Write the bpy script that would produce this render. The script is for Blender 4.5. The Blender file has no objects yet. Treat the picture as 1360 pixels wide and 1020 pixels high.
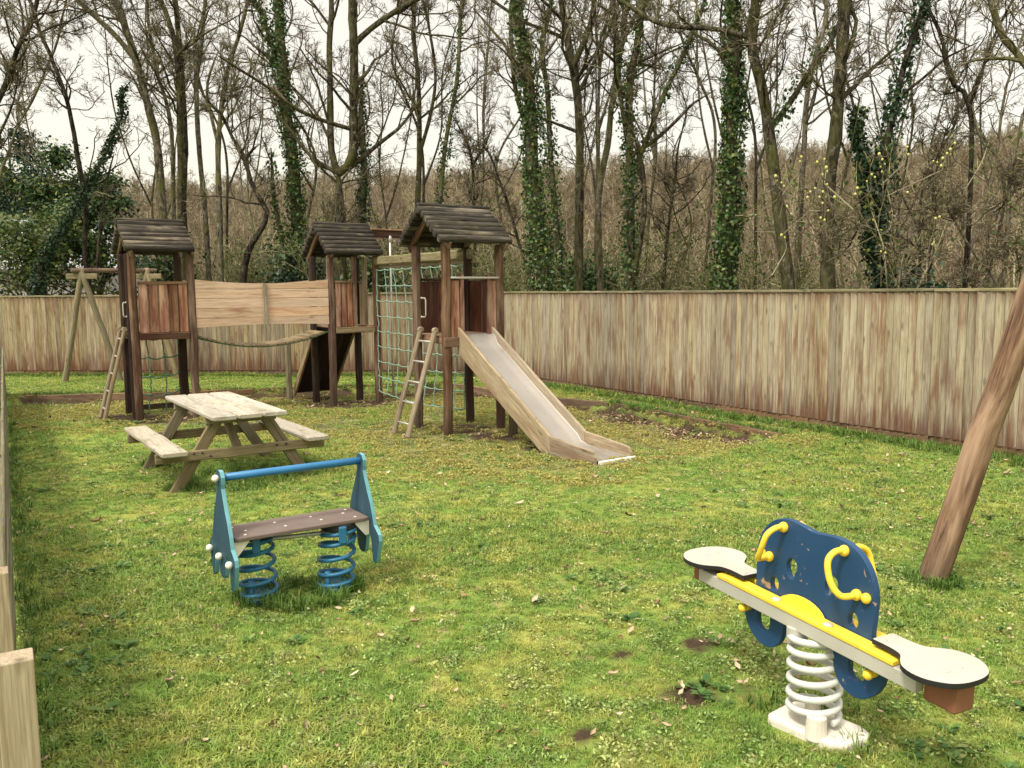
import bpy, math, random
import numpy as np
from mathutils import Vector, Matrix, Euler

R = math.radians
scene = bpy.context.scene
col = scene.collection
rng = np.random.default_rng(7)
random.seed(7)

# ------------------------------------------------------------------ camera
EYE = 1.95
cam_d = bpy.data.cameras.new('camera')
cam_d.sensor_fit = 'HORIZONTAL'
cam_d.sensor_width = 36.0
cam_d.lens = 30.18
cam_d.clip_start = 0.05
cam_d.clip_end = 1500.0
cam = bpy.data.objects.new('camera', cam_d)
col.objects.link(cam)
cam.location = (0, 0, EYE)
cam.rotation_euler = Matrix(((0.99996, 0.0085, 0.0), (-0.000916, 0.1077, -0.99418), (-0.00845, 0.99415, 0.1077))).to_euler()
scene.camera = cam

# ------------------------------------------------------------------ world, sun, exposure
SUN_EL, SUN_AZ = 56.0, 218.0          # azimuth clockwise from +Y: behind the camera to the left
world = bpy.data.worlds.new('World')
scene.world = world
world.use_nodes = True
nt = world.node_tree
nt.nodes.clear()
w_out = nt.nodes.new('ShaderNodeOutputWorld')
w_sky = nt.nodes.new('ShaderNodeTexSky')
w_sky.sky_type = 'NISHITA'
w_sky.sun_disc = False
w_sky.sun_elevation = R(SUN_EL)
w_sky.sun_rotation = R(SUN_AZ)
w_sky.dust_density = 4.0
w_bg1 = nt.nodes.new('ShaderNodeBackground')
w_bg1.inputs['Strength'].default_value = 0.05
nt.links.new(w_sky.outputs['Color'], w_bg1.inputs['Color'])
# overcast cloud deck: pale cream at the horizon, about two and a half times brighter overhead
w_tc = nt.nodes.new('ShaderNodeTexCoord')
w_sep = nt.nodes.new('ShaderNodeSeparateXYZ')
nt.links.new(w_tc.outputs['Generated'], w_sep.inputs['Vector'])
w_ramp = nt.nodes.new('ShaderNodeValToRGB')
e = w_ramp.color_ramp.elements
e[0].position, e[0].color = 0.0, (0.425, 0.375, 0.272, 1)
e[1].position, e[1].color = 1.0, (1.18, 1.11, 0.97, 1)
m_ = w_ramp.color_ramp.elements.new(0.42); m_.color = (0.44, 0.388, 0.282, 1)
nt.links.new(w_sep.outputs['Z'], w_ramp.inputs['Fac'])
w_noise = nt.nodes.new('ShaderNodeTexNoise')
w_noise.inputs['Scale'].default_value = 2.2
w_noise.inputs['Detail'].default_value = 5.0
nt.links.new(w_tc.outputs['Generated'], w_noise.inputs['Vector'])
w_mr = nt.nodes.new('ShaderNodeMapRange')
w_mr.inputs['From Min'].default_value = 0.3; w_mr.inputs['From Max'].default_value = 0.7
w_mr.inputs['To Min'].default_value = 0.95; w_mr.inputs['To Max'].default_value = 1.04
nt.links.new(w_noise.outputs['Fac'], w_mr.inputs['Value'])
w_bg2 = nt.nodes.new('ShaderNodeBackground')
nt.links.new(w_ramp.outputs['Color'], w_bg2.inputs['Color'])
nt.links.new(w_mr.outputs['Result'], w_bg2.inputs['Strength'])
w_add = nt.nodes.new('ShaderNodeAddShader')
nt.links.new(w_bg1.outputs[0], w_add.inputs[0])
nt.links.new(w_bg2.outputs[0], w_add.inputs[1])
nt.links.new(w_add.outputs[0], w_out.inputs['Surface'])

sun_d = bpy.data.lights.new('sun', 'SUN')
sun_d.energy = 1.5
sun_d.angle = R(10)
sun_d.color = (1.0, 0.95, 0.86)
sun = bpy.data.objects.new('sun', sun_d)
col.objects.link(sun)
sd = Vector((math.sin(R(SUN_AZ)) * math.cos(R(SUN_EL)), math.cos(R(SUN_AZ)) * math.cos(R(SUN_EL)), math.sin(R(SUN_EL))))
sun.rotation_euler = sd.to_track_quat('Z', 'Y').to_euler()

vs = scene.view_settings
vs.view_transform = 'Standard'
vs.look = 'None'
vs.exposure = 0.96
vs.gamma = 1.0
vs.use_curve_mapping = False
scene.cycles.max_bounces = 5
scene.cycles.diffuse_bounces = 3
scene.cycles.glossy_bounces = 3
scene.cycles.transmission_bounces = 3
scene.cycles.transparent_max_bounces = 4


# ------------------------------------------------------------------ naming helpers
def tag(o, label=None, cat=None, group=None, kind=None):
    if label: o['label'] = label
    if cat: o['category'] = cat
    if group: o['group'] = group
    if kind: o['kind'] = kind
    return o


def empty(name, loc=(0, 0, 0), rz=0.0, parent=None):
    o = bpy.data.objects.new(name, None)
    o.empty_display_size = 0.2
    o.location = loc
    o.rotation_euler = (0, 0, rz)
    col.objects.link(o)
    if parent: o.parent = parent
    return o


def copy_tree(o, parent=None):
    c = o.copy()
    col.objects.link(c)
    c.parent = parent
    for ch in o.children:
        copy_tree(ch, c)
    return c


# ------------------------------------------------------------------ mesh builder
class MB:
    """Collects pieces of one mesh; every vertex carries grain coordinates (gc) and a random number per piece (rnd)."""
    def __init__(self):
        self.v, self.f, self.gc, self.rn, self.u, self.n = [], [], [], [], [], 0

    def add(self, verts, faces, gc, rnd=None, u=None):
        verts = np.asarray(verts, float)
        if rnd is None: rnd = random.random()
        self.v.append(verts)
        self.gc.append(np.asarray(gc, float))
        self.rn.append(np.full(len(verts), rnd))
        self.u.append(np.zeros(len(verts)) if u is None else np.asarray(u, float))
        b = self.n
        self.f.extend([tuple(i + b for i in f) for f in faces])
        self.n += len(verts)

    def sweep(self, pts, sections, rnd=None, frames=None, half=None):
        """pts: list of points; sections: list of (k,2) outlines in the frame (side, up)."""
        k = len(sections[0])
        V, G, Fc = [], [], []
        off = random.uniform(0, 40)
        s = 0.0
        for i, p in enumerate(pts):
            if i: s += float(np.linalg.norm(np.asarray(pts[i]) - np.asarray(pts[i - 1])))
            side, up = frames[i]
            for a, b in sections[i]:
                V.append(np.asarray(p) + side * a + up * b)
                G.append((s + off, a + off, b))
        m = len(pts)
        for i in range(m - 1):
            for j in range(k):
                j2 = (j + 1) % k
                Fc.append((i * k + j, i * k + j2, (i + 1) * k + j2, (i + 1) * k + j))
        Fc.append(tuple(reversed(range(k))))
        Fc.append(tuple((m - 1) * k + j for j in range(k)))
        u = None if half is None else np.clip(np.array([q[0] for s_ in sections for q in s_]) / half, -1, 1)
        self.add(V, Fc, G, rnd, u)

    def beam(self, p0, p1, w, h, up=(0, 0, 1), ch=0.006, n=4, warp=0.0, rnd=None):
        """Chamfered timber from p0 to p1: w across, h along 'up'."""
        p0, p1, up = np.asarray(p0, float), np.asarray(p1, float), np.asarray(up, float)
        t = p1 - p0; t /= np.linalg.norm(t)
        side = np.cross(t, up); side /= np.linalg.norm(side)
        up = np.cross(side, t)
        a, b, c = w / 2, h / 2, min(ch, w * .3, h * .3)
        sec = [(-a + c, -b), (a - c, -b), (a, -b + c), (a, b - c), (a - c, b), (-a + c, b), (-a, b - c), (-a, -b + c)]
        sm = [(x * (1 - c / a * .6), y * (1 - c / b * .6)) for x, y in sec]
        L = np.linalg.norm(p1 - p0)
        pts, secs = [p0, p0 + t * c], [sm, sec]
        for i in range(1, n):
            pts.append(p0 + t * (L * i / n) + side * random.gauss(0, warp) + up * random.gauss(0, warp)); secs.append(sec)
        pts += [p1 - t * c, p1]; secs += [sec, sm]
        self.sweep(pts, secs, rnd, [(side, up)] * len(pts), a)

    def pole(self, pts, rad, sides=12, rnd=None, cap=True, lump=0.0):
        pts = [np.asarray(p, float) for p in pts]
        if not hasattr(rad, '__len__'): rad = [rad] * len(pts)
        fr, prev = [], None
        for i in range(len(pts)):
            t = pts[min(i + 1, len(pts) - 1)] - pts[max(i - 1, 0)]
            t /= np.linalg.norm(t)
            if prev is None:
                ref = np.array([0, 0, 1.]) if abs(t[2]) < .9 else np.array([1., 0, 0])
                s = np.cross(t, ref)
            else:
                s = prev - t * (prev @ t)
            s /= np.linalg.norm(s); prev = s
            fr.append((s, np.cross(s, t)))
        secs = []
        for r_ in rad:
            secs.append([(math.cos(2 * math.pi * j / sides) * r_ * (1 + random.gauss(0, lump)), math.sin(2 * math.pi * j / sides) * r_ * (1 + random.gauss(0, lump))) for j in range(sides)])
        if cap:
            d0 = pts[0] - pts[1]; d0 /= np.linalg.norm(d0)
            d1 = pts[-1] - pts[-2]; d1 /= np.linalg.norm(d1)
            pts = [pts[0] + d0 * rad[0] * .12] + pts + [pts[-1] + d1 * rad[-1] * .12]
            secs = [[(x * .8, y * .8) for x, y in secs[0]]] + secs + [[(x * .8, y * .8) for x, y in secs[-1]]]
            fr = [fr[0]] + fr + [fr[-1]]
        self.sweep(pts, secs, rnd, fr)

    def ball(self, c, r, seg=10, ring=6, squash=(1, 1, 1), rnd=None):
        V, Fc = [], []
        c = np.asarray(c, float)
        V.append(c + np.array([0, 0, r]) * squash)
        for i in range(1, ring):
            a = math.pi * i / ring
            for j in range(seg):
                b = 2 * math.pi * j / seg
                V.append(c + np.array([math.sin(a) * math.cos(b), math.sin(a) * math.sin(b), math.cos(a)]) * r * np.asarray(squash))
        V.append(c - np.array([0, 0, r]) * squash)
        for j in range(seg):
            Fc.append((0, 1 + j, 1 + (j + 1) % seg))
            Fc.append((len(V) - 1, 1 + (ring - 2) * seg + (j + 1) % seg, 1 + (ring - 2) * seg + j))
        for i in range(ring - 2):
            for j in range(seg):
                a0, b0 = 1 + i * seg + j, 1 + i * seg + (j + 1) % seg
                Fc.append((a0, a0 + seg, b0 + seg, b0))
        self.add(V, Fc, np.asarray(V), rnd)

    def plate(self, outer, holes, thick, M, bevel=0.004, rnd=None):
        """Flat sheet cut to an outline with holes, with real thickness and softened edges (via a curve)."""
        cu = bpy.data.curves.new('outline', 'CURVE')
        cu.dimensions = '2D'; cu.fill_mode = 'BOTH'
        cu.extrude = thick / 2 - bevel; cu.bevel_depth = bevel; cu.bevel_resolution = 1; cu.offset = -bevel
        for loop in [outer] + list(holes):
            sp = cu.splines.new('POLY')
            sp.points.add(len(loop) - 1)
            for i, (x, y) in enumerate(loop): sp.points[i].co = (x, y, 0, 1)
            sp.use_cyclic_u = True
        ob = bpy.data.objects.new('outline', cu)
        col.objects.link(ob)
        dg = bpy.context.evaluated_depsgraph_get()
        me = bpy.data.meshes.new_from_object(ob.evaluated_get(dg))
        V = [Vector(v.co) for v in me.vertices]
        Fc = [tuple(p.vertices) for p in me.polygons]
        gc = [tuple(v) for v in V]
        self.add([tuple(M @ v) for v in V], Fc, gc, rnd)
        bpy.data.objects.remove(ob); bpy.data.curves.remove(cu); bpy.data.meshes.remove(me)

    @staticmethod
    def smooth(loop, n=4):
        """Closed outline run through a spline."""
        p = [np.array(q, float) for q in loop]; m = len(p); o = []
        for i in range(m):
            p0, p1, p2, p3 = p[i - 1], p[i], p[(i + 1) % m], p[(i + 2) % m]
            for t in np.arange(n) / n:
                o.append(tuple(.5 * (2 * p1 + (p2 - p0) * t + (2 * p0 - 5 * p1 + 4 * p2 - p3) * t * t + (3 * p1 - p0 - 3 * p2 + p3) * t ** 3)))
        return o

    def build(self, name, mat, parent=None, smooth=False, label=None):
        me = bpy.data.meshes.new(name)
        V = np.concatenate(self.v)
        me.from_pydata(V.tolist(), [], self.f)
        me.attributes.new('gc', 'FLOAT_VECTOR', 'POINT').data.foreach_set('vector', np.concatenate(self.gc).astype(np.float32).ravel())
        me.attributes.new('rnd', 'FLOAT', 'POINT').data.foreach_set('value', np.concatenate(self.rn).astype(np.float32))
        me.attributes.new('u', 'FLOAT', 'POINT').data.foreach_set('value', np.concatenate(self.u).astype(np.float32))
        if smooth:
            me.polygons.foreach_set('use_smooth', [True] * len(me.polygons))
        me.materials.append(mat)
        o = bpy.data.objects.new(name, me)
        col.objects.link(o)
        if parent: o.parent = parent
        if label: o['label'] = label
        return o


def studs(name, parent, positions, r_, mat, squash=(1, 1, 1)):
    """Bolt heads or caps, one object each, sharing a mesh."""
    b = MB(); b.ball((0, 0, 0), r_, 10, 6, squash)
    first = None
    for q in positions:
        if first is None: first = o = b.build(name, mat, parent, smooth=True)
        else:
            o = first.copy(); col.objects.link(o); o.parent = parent
        o.location = q


def raw_mesh(name, V, Q, mat, parent=None, smooth=False, rnd=None):
    """Big quad or triangle mesh straight from arrays."""
    me = bpy.data.meshes.new(name)
    V = np.ascontiguousarray(V, np.float32); Q = np.ascontiguousarray(Q, np.int32)
    me.vertices.add(len(V)); me.vertices.foreach_set('co', V.ravel())
    k = Q.shape[1]
    me.loops.add(Q.size); me.loops.foreach_set('vertex_index', Q.ravel())
    me.polygons.add(len(Q))
    me.polygons.foreach_set('loop_start', np.arange(0, Q.size, k, dtype=np.int32))
    if rnd is not None:
        me.attributes.new('rnd', 'FLOAT', 'POINT').data.foreach_set('value', np.ascontiguousarray(rnd, np.float32))
    me.update(calc_edges=True)
    if smooth: me.polygons.foreach_set('use_smooth', np.ones(len(Q), bool))
    me.materials.append(mat)
    o = bpy.data.objects.new(name, me)
    if parent != 'unlinked':
        col.objects.link(o)
        if parent: o.parent = parent
    return o


# ------------------------------------------------------------------ materials
class N:
    """Small helper for node graphs."""
    def __init__(self, name):
        self.m = bpy.data.materials.new(name)
        self.m.use_nodes = True
        self.t = self.m.node_tree
        self.t.nodes.clear()
        self.out = self.t.nodes.new('ShaderNodeOutputMaterial')

    def n(self, typ, **kw):
        nd = self.t.nodes.new(typ)
        for k, v in kw.items(): setattr(nd, k, v)
        return nd

    def set(self, sock, v):
        if isinstance(v, bpy.types.NodeSocket): self.t.links.new(v, sock)
        elif isinstance(v, tuple) and len(v) == 3 and sock.type == 'RGBA': sock.default_value = (*v, 1)
        else: sock.default_value = v

    def attr(self, name, out='Vector'):
        return self.n('ShaderNodeAttribute', attribute_name=name).outputs[out]

    def scale(self, vec, s):
        mp = self.n('ShaderNodeMapping'); self.set(mp.inputs['Vector'], vec); mp.inputs['Scale'].default_value = s
        return mp.outputs[0]

    def noise(self, vec, sc, det=3, rough=.55, dist=0.0):
        nd = self.n('ShaderNodeTexNoise'); self.set(nd.inputs['Vector'], vec)
        nd.inputs['Scale'].default_value = sc; nd.inputs['Detail'].default_value = det
        nd.inputs['Roughness'].default_value = rough; nd.inputs['Distortion'].default_value = dist
        return nd.outputs['Fac']

    def mr(self, v, a, b, c=0.0, d=1.0):
        nd = self.n('ShaderNodeMapRange'); self.set(nd.inputs['Value'], v)
        for k, x in zip(('From Min', 'From Max', 'To Min', 'To Max'), (a, b, c, d)): nd.inputs[k].default_value = x
        return nd.outputs[0]

    def math(self, op, a, b=0.0):
        nd = self.n('ShaderNodeMath', operation=op); self.set(nd.inputs[0], a); self.set(nd.inputs[1], b)
        return nd.outputs[0]

    def mix(self, f, a, b, mode='MIX'):
        nd = self.n('ShaderNodeMix', data_type='RGBA', blend_type=mode)
        self.set(nd.inputs[0], f); self.set(nd.inputs[6], a); self.set(nd.inputs[7], b)
        return nd.outputs[2]

    def bump(self, h, st, dist=.01):
        nd = self.n('ShaderNodeBump'); self.set(nd.inputs['Height'], h)
        nd.inputs['Strength'].default_value = st; nd.inputs['Distance'].default_value = dist
        return nd.outputs[0]

    def hsv(self, c, v=1.0, s=1.0, h=.5):
        nd = self.n('ShaderNodeHueSaturation'); self.set(nd.inputs['Color'], c)
        self.set(nd.inputs['Value'], v); self.set(nd.inputs['Saturation'], s); self.set(nd.inputs['Hue'], h)
        return nd.outputs[0]

    def bsdf(self, color, rough=.8, bump=None, metal=0.0, spec=.3):
        b = self.n('ShaderNodeBsdfPrincipled')
        self.set(b.inputs['Base Color'], color); self.set(b.inputs['Roughness'], rough)
        b.inputs['Metallic'].default_value = metal
        b.inputs['Specular IOR Level'].default_value = spec
        if bump is not None: self.set(b.inputs['Normal'], bump)
        self.t.links.new(b.outputs[0], self.out.inputs['Surface'])
        return self.m

    def upfacing(self):
        g = self.n('ShaderNodeNewGeometry')
        s = self.n('ShaderNodeSeparateXYZ'); self.t.links.new(g.outputs['True Normal'], s.inputs[0])
        return s.outputs['Z']


def wood(name, light, dark, stain, stain_amt=.4, moss=0.0, var=.25, rough=.85, moss_col=(.11, .12, .03), grain=1.0, low=None, seam_shade=0.0):
    """Sawn timber: long grain, blotchy stain, moss or algae on the upper side. low=(z, colour): damp stain near the ground."""
    k = N(name)
    gc, rn = k.attr('gc'), k.attr('rnd', 'Fac')
    g1 = k.noise(k.scale(gc, (2.0, 62, 62)), 1.0, 5, .68, .6)
    g2 = k.noise(k.scale(gc, (7, 150, 150)), 1.0, 2, .5)
    f = k.math('ADD', k.math('MULTIPLY', g1, .6), k.math('MULTIPLY', g2, .4))
    c = k.mix(k.mr(f, .36, .64), dark, light)
    knots = k.n('ShaderNodeTexVoronoi'); k.set(knots.inputs['Vector'], k.scale(gc, (2.2, 7, 7))); knots.inputs['Scale'].default_value = 1.0
    c = k.mix(k.mr(knots.outputs['Distance'], .05, .16, .75, 0), c, tuple(x * .45 for x in dark))
    crack = k.noise(k.scale(gc, (1.1, 42, 42)), 1.0, 3, .5, .4)
    c = k.mix(k.mr(crack, .66, .72, 0, .7 * grain), c, tuple(x * .4 for x in dark))
    st = k.noise(k.scale(gc, (1.3, 9, 9)), 1.0, 5, .62, .3)
    c = k.mix(k.math('MULTIPLY', k.mr(st, .62 - stain_amt * .45, .80 - stain_amt * .35), .85), c, stain)
    if seam_shade:                                     # shadow lines of the seams, painted into the colour along the board edges
        c = k.mix(k.math('MULTIPLY', k.mr(k.math('ABSOLUTE', k.attr('u', 'Fac')), .78, .97), seam_shade), c, tuple(x * .30 for x in dark))
    if low:                                       # damp creeping up from the ground in uneven tongues, and a little down from the top
        pos = k.n('ShaderNodeNewGeometry').outputs['Position']
        sp = k.n('ShaderNodeSeparateXYZ'); k.set(sp.inputs[0], pos)
        tn = k.noise(k.scale(gc, (1.3, 17, 17)), 1.0, 4, .6)
        edge = k.math('SUBTRACT', sp.outputs['Z'], k.mr(tn, .30, .70, -.02 * low[0], low[0]))
        c = k.mix(k.mr(edge, -.24, .24, .86, 0), c, low[1])
        if low[0] > .6:
            c = k.mix(k.mr(k.math('ADD', sp.outputs['Z'], k.math('MULTIPLY', tn, .45)), 1.98, 2.14, 0, .6), c, low[1])
    c = k.hsv(c, k.mr(rn, 0, 1, 1 - var, 1 + var), k.mr(k.math('FRACT', k.math('MULTIPLY', rn, 7.3)), 0, 1, .85, 1.12))
    if moss:
        mn = k.noise(k.n('ShaderNodeTexCoord').outputs['Object'], 9, 5, .65)
        mf = k.math('MULTIPLY', k.mr(k.upfacing(), .1, .7), k.mr(mn, .62 - moss * .35, .74 - moss * .2))
        c = k.mix(mf, c, moss_col)
    return k.bsdf(c, rough, k.bump(f, .5 * grain, .006), spec=.2)


def paint(name, c, wear, rough=.4, wear_amt=.3, fleck=None, sc=14, spec=.4, metal=0.0, fleck_t=.69):
    """Painted or moulded surface with scuffs, dirt and chips."""
    k = N(name)
    co = k.n('ShaderNodeTexCoord').outputs['Object']
    n1 = k.noise(co, sc, 6, .65)
    n2 = k.noise(co, sc * .22, 3)
    base = k.mix(k.mr(n2, .35, .7), c, tuple(min(1, x * 1.18 + .006) for x in c))
    cc = k.mix(k.math('MULTIPLY', k.mr(n1, .70 - wear_amt * .3, .80 - wear_amt * .2), .8), base, wear)
    if fleck:
        fl = k.noise(co, sc * 3.1, 4, .6, .8)
        cc = k.mix(k.mr(fl, fleck_t, fleck_t + .04), cc, fleck)
    return k.bsdf(cc, k.mr(n1, .3, .7, rough * .8, min(1, rough * 1.4)), k.bump(n1, .12, .003), spec=spec, metal=metal)


M = {}
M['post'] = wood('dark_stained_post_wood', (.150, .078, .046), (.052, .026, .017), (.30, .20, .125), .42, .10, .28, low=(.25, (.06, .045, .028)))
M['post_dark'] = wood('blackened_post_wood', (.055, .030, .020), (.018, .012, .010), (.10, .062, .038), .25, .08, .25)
M['panel'] = wood('red_brown_panel_wood', (.270, .110, .062), (.088, .033, .020), (.40, .255, .165), .38, .0, .35, seam_shade=.7)
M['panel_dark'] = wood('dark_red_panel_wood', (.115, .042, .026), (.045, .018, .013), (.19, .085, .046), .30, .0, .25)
M['bridge'] = wood('pinkish_bridge_board_wood', (.70, .505, .35), (.45, .30, .20), (.32, .13, .075), .22, .0, .10, seam_shade=.5)
M['pale'] = wood('weathered_pale_timber', (.39, .31, .19), (.17, .125, .075), (.16, .09, .05), .26, .30, .16)
M['slide'] = wood('slide_side_timber', (.455, .375, .25), (.20, .155, .10), (.22, .135, .08), .28, .12, .10)
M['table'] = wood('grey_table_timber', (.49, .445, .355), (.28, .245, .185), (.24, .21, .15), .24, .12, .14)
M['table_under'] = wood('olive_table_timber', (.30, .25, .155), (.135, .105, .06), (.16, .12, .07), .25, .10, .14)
M['log'] = wood('blackened_roof_log', (.078, .066, .050), (.011, .0095, .0085), (.30, .25, .18), .14, .16, .40, moss_col=(.12, .10, .035))  # pale stain colour paints in the highlights of the logs
M['fence'] = wood('fence_board_wood', (.425, .372, .255), (.245, .205, .132), (.165, .080, .047), .38, .0, .18, low=(.66, (.105, .045, .028)), seam_shade=.75)
M['fence_back'] = wood('brown_back_fence_wood', (.40, .325, .205), (.21, .162, .098), (.155, .075, .042), .36, .0, .22, low=(.72, (.12, .050, .028)), seam_shade=.75)
M['rail'] = wood('mossy_rail_wood', (.34, .30, .18), (.14, .115, .065), (.10, .08, .045), .3, .5, .15)
M['old'] = wood('grey_green_fence_wood', (.23, .205, .135), (.10, .09, .06), (.15, .14, .08), .3, .2, .12)
M['newpost'] = wood('fresh_cut_post_wood', (.47, .375, .235), (.26, .19, .11), (.30, .22, .13), .25, .0, .05)
M['swing'] = wood('brown_round_pole_wood', (.215, .130, .082), (.050, .029, .020), (.38, .27, .18), .36, .0, .06, low=(.2, (.10, .075, .05)))
M['gravel'] = wood('damp_gravel_board_wood', (.25, .155, .085), (.12, .068, .04), (.07, .045, .028), .36, .0, .2)
M['steel'] = paint('dull_galvanised_steel', (.52, .51, .47), (.33, .30, .26), .42, .25, metal=.65)
M['bed'] = paint('polished_slide_steel', (.345, .315, .275), (.20, .18, .15), .40, .30, metal=.6, sc=5)
M['rope'] = paint('blue_green_rope', (.13, .27, .20), (.07, .14, .10), .9, .3, sc=40)
M['rope_pale'] = paint('faded_turquoise_rope', (.20, .32, .25), (.11, .20, .15), .9, .3, sc=40)
M['knot'] = paint('dark_green_rope_clip', (.035, .11, .085), (.02, .06, .05), .7, .2, sc=40)
M['navy'] = paint('navy_play_board', (.010, .050, .125), (.035, .090, .165), .45, .32, fleck=(.36, .25, .17), sc=6, fleck_t=.655)
M['yellow'] = paint('yellow_plastic', (.80, .56, .045), (.50, .33, .07), .42, .28, sc=9)
M['white'] = paint('white_play_board', (.40, .372, .312), (.28, .245, .185), .6, .22, sc=8, spec=.25)
M['edge'] = paint('black_board_core', (.012, .012, .013), (.03, .03, .028), .6, .2)
M['grey'] = paint('grey_painted_steel', (.40, .385, .33), (.27, .19, .12), .5, .25, sc=18)
M['spring_white'] = paint('chalky_white_spring_paint', (.56, .56, .52), (.40, .36, .30), .5, .25, sc=22)
M['concrete'] = paint('pale_concrete', (.60, .56, .47), (.40, .36, .28), .9, .3, sc=26)
M['block'] = paint('brown_rubber_block', (.215, .088, .044), (.13, .06, .035), .8, .3, sc=20)
M['teal'] = paint('blue_sprung_coil_paint', (.020, .130, .235), (.05, .20, .29), .38, .25, sc=25)
M['bar'] = paint('bright_blue_bar_paint', (.025, .150, .32), (.05, .21, .36), .35, .2, sc=22)
M['rocket'] = paint('weathered_dark_blue_board', (.022, .066, .098), (.060, .105, .115), .6, .35, fleck=(.13, .17, .18), sc=12)
M['rocket_edge'] = paint('pale_turquoise_board_edge', (.11, .29, .32), (.18, .36, .37), .5, .2, sc=20)
M['seat'] = paint('brown_anti_slip_seat', (.135, .100, .083), (.205, .16, .135), .85, .4, sc=30)
M['cap'] = paint('cream_plastic_cap', (.78, .74, .62), (.6, .55, .44), .5, .2)
M['bolt'] = paint('pale_bolt_head', (.60, .52, .45), (.4, .33, .28), .5, .2, metal=.3)
M['rust'] = paint('rusty_bolt_head', (.05, .035, .025), (.1, .05, .03), .7, .3)
M['render'] = paint('pale_house_render', (.46, .455, .43), (.33, .32, .29), .9, .3, sc=2)
M['slate'] = paint('grey_slate_roof', (.30, .30, .30), (.2, .2, .19), .8, .3, sc=3)
M['catkin'] = paint('yellow_catkin_fluff', (.46, .46, .14), (.36, .37, .13), .9, .3, sc=40)


# ------------------------------------------------------------------ play towers (local frame: x along the front, y away, z up)
TH = R(33.5)
EX = np.array([math.cos(TH), math.sin(TH), 0]); EY = np.array([-math.sin(TH), math.cos(TH), 0])
W = .86
PH = 1.38                      # platform height


def roof(parent, gable_mat, x0, x1, zr):
    ov, ze = .20, 2.635
    xm = W / 2
    sl = MB()
    run = W / 2 + ov
    for sgn in (-1, 1):
        n = 7
        for i in range(n):
            t = (i + .5) / n
            y = W / 2 + sgn * run * t
            z = zr + (ze - zr) * t
            r_ = .054 * random.uniform(.92, 1.06)
            a, b = x0 + random.gauss(0, .005), x1 + random.gauss(0, .006)
            k = 7
            pts = [(a + (b - a) * j / k, y + random.gauss(0, .0018), z + random.gauss(0, .0022)) for j in range(k + 1)]
            sl.pole(pts, [r_ * random.uniform(.97, 1.03) for _ in pts], 12, lump=.010)
    rid = MB()
    rid.beam((x0 - .01, W / 2, zr + .03), (x1 + .01, W / 2, zr + .03), .11, .07, ch=.02, n=6, warp=.004)
    ro = sl.build('roof', M['log'], parent, smooth=True)
    rid.build('ridge_beam', M['log'], ro)
    for xg in (.0 - .02, W + .02):
        g = MB()
        for sgn in (-1, 1):
            g.beam((xg, W / 2 - sgn * .02, zr - .10), (xg, W / 2 + sgn * (run - .03), ze - .06), .04, .10, n=3)
        g.build('gable_rafter', M['post'] if gable_mat is None else gable_mat, ro)
    return ro


def panel(parent, p0, p1, z0, z1, n, mat, out=.0, cap=None):
    """Vertical boards side by side between two points of the plan, with a cap rail."""
    p0 = np.array([*p0, 0.]); p1 = np.array([*p1, 0.])
    t = (p1 - p0) / np.linalg.norm(p1 - p0); nrm = np.array([t[1], -t[0], 0])
    b = MB(); w = np.linalg.norm(p1 - p0) / n
    for i in range(n):
        c = p0 + t * (w * (i + .5)) + nrm * (out + random.gauss(0, .002))
        b.beam(c + (0, 0, z0), c + (0, 0, z1 + random.gauss(0, .003)), w - .006, .022, up=nrm, ch=.004, n=3)
    o = b.build('side_panel', mat, parent)
    if cap:
        c = MB(); c.beam(p0 + nrm * out + (0, 0, z1 + .024), p1 + nrm * out + (0, 0, z1 + .024), .06, .04)
        c.build('cap_rail', cap, o)
    return o


def handle(parent, p, h, out):
    b = MB(); p = np.array(p); out = np.array(out)
    pts = [p, p + out * .06, p + out * .075 + (0, 0, -.03), p + out * .075 + (0, 0, -h + .03), p + out * .06 + (0, 0, -h), p + (0, 0, -h)]
    b.pole(pts, .010, 8); b.ball(pts[0], .017); b.ball(pts[-1], .017)
    b.build('grab_handle', M['grey'], parent, smooth=True)


def ladder(parent, foot_mid, top_mid, width_dir, half, rung_mat, n=5):
    """Two rounded rails with metal rungs."""
    lad = empty('ladder', parent=parent)
    f, t, w = np.array(foot_mid), np.array(top_mid), np.array(width_dir)
    for s in (-1, 1):
        b = MB(); a0 = f + w * half * s; a1 = t + w * half * s
        b.beam(a0, a1, .055, .088, up=w, ch=.016, n=5, warp=.002)
        ax = (a1 - a0) / np.linalg.norm(a1 - a0)
        b.pole([a1 - w * .0275 - ax * .002, a1 + w * .0275 - ax * .002], .043, 12)
        b.build('rail', M['pale'], lad)
    for i in range(n):
        q = f + (t - f) * ((i + .62) / (n + .18))
        b = MB(); b.pole([q - w * (half + .01), q + w * (half + .01)], .0145, 8)
        b.build('rung', rung_mat, lad, smooth=True)
    return lad


def post(parent, x, y, top, mat, w=.115, z0=-.35, lean=0.0):
    b = MB()
    b.beam((x, y, z0), (x + lean, y, top), w, w, up=(0, 1, 0), ch=.026, n=6, warp=.005)
    return b.build('post', mat, parent)


def tower(loc, label, mats, rf):
    t = empty('play_tower', loc, TH)
    tag(t, label, 'play tower', 'log roofed play towers of the wooden climbing set')
    post(t, 0, 0, 2.62, mats['F']); post(t, W, 0, 2.62, mats['R']); post(t, 0, W, 2.62, mats['L']); post(t, W, W, 2.62, mats['B'])
    d = MB()
    for i in range(6):
        x = .02 + (W - .04) * (i + .5) / 6
        d.beam((x, .05, PH - .015), (x, W - .05, PH - .015), .128, .03)
    d.build('platform', M['post'], t)
    roof(t, None, *rf)
    return t


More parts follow.
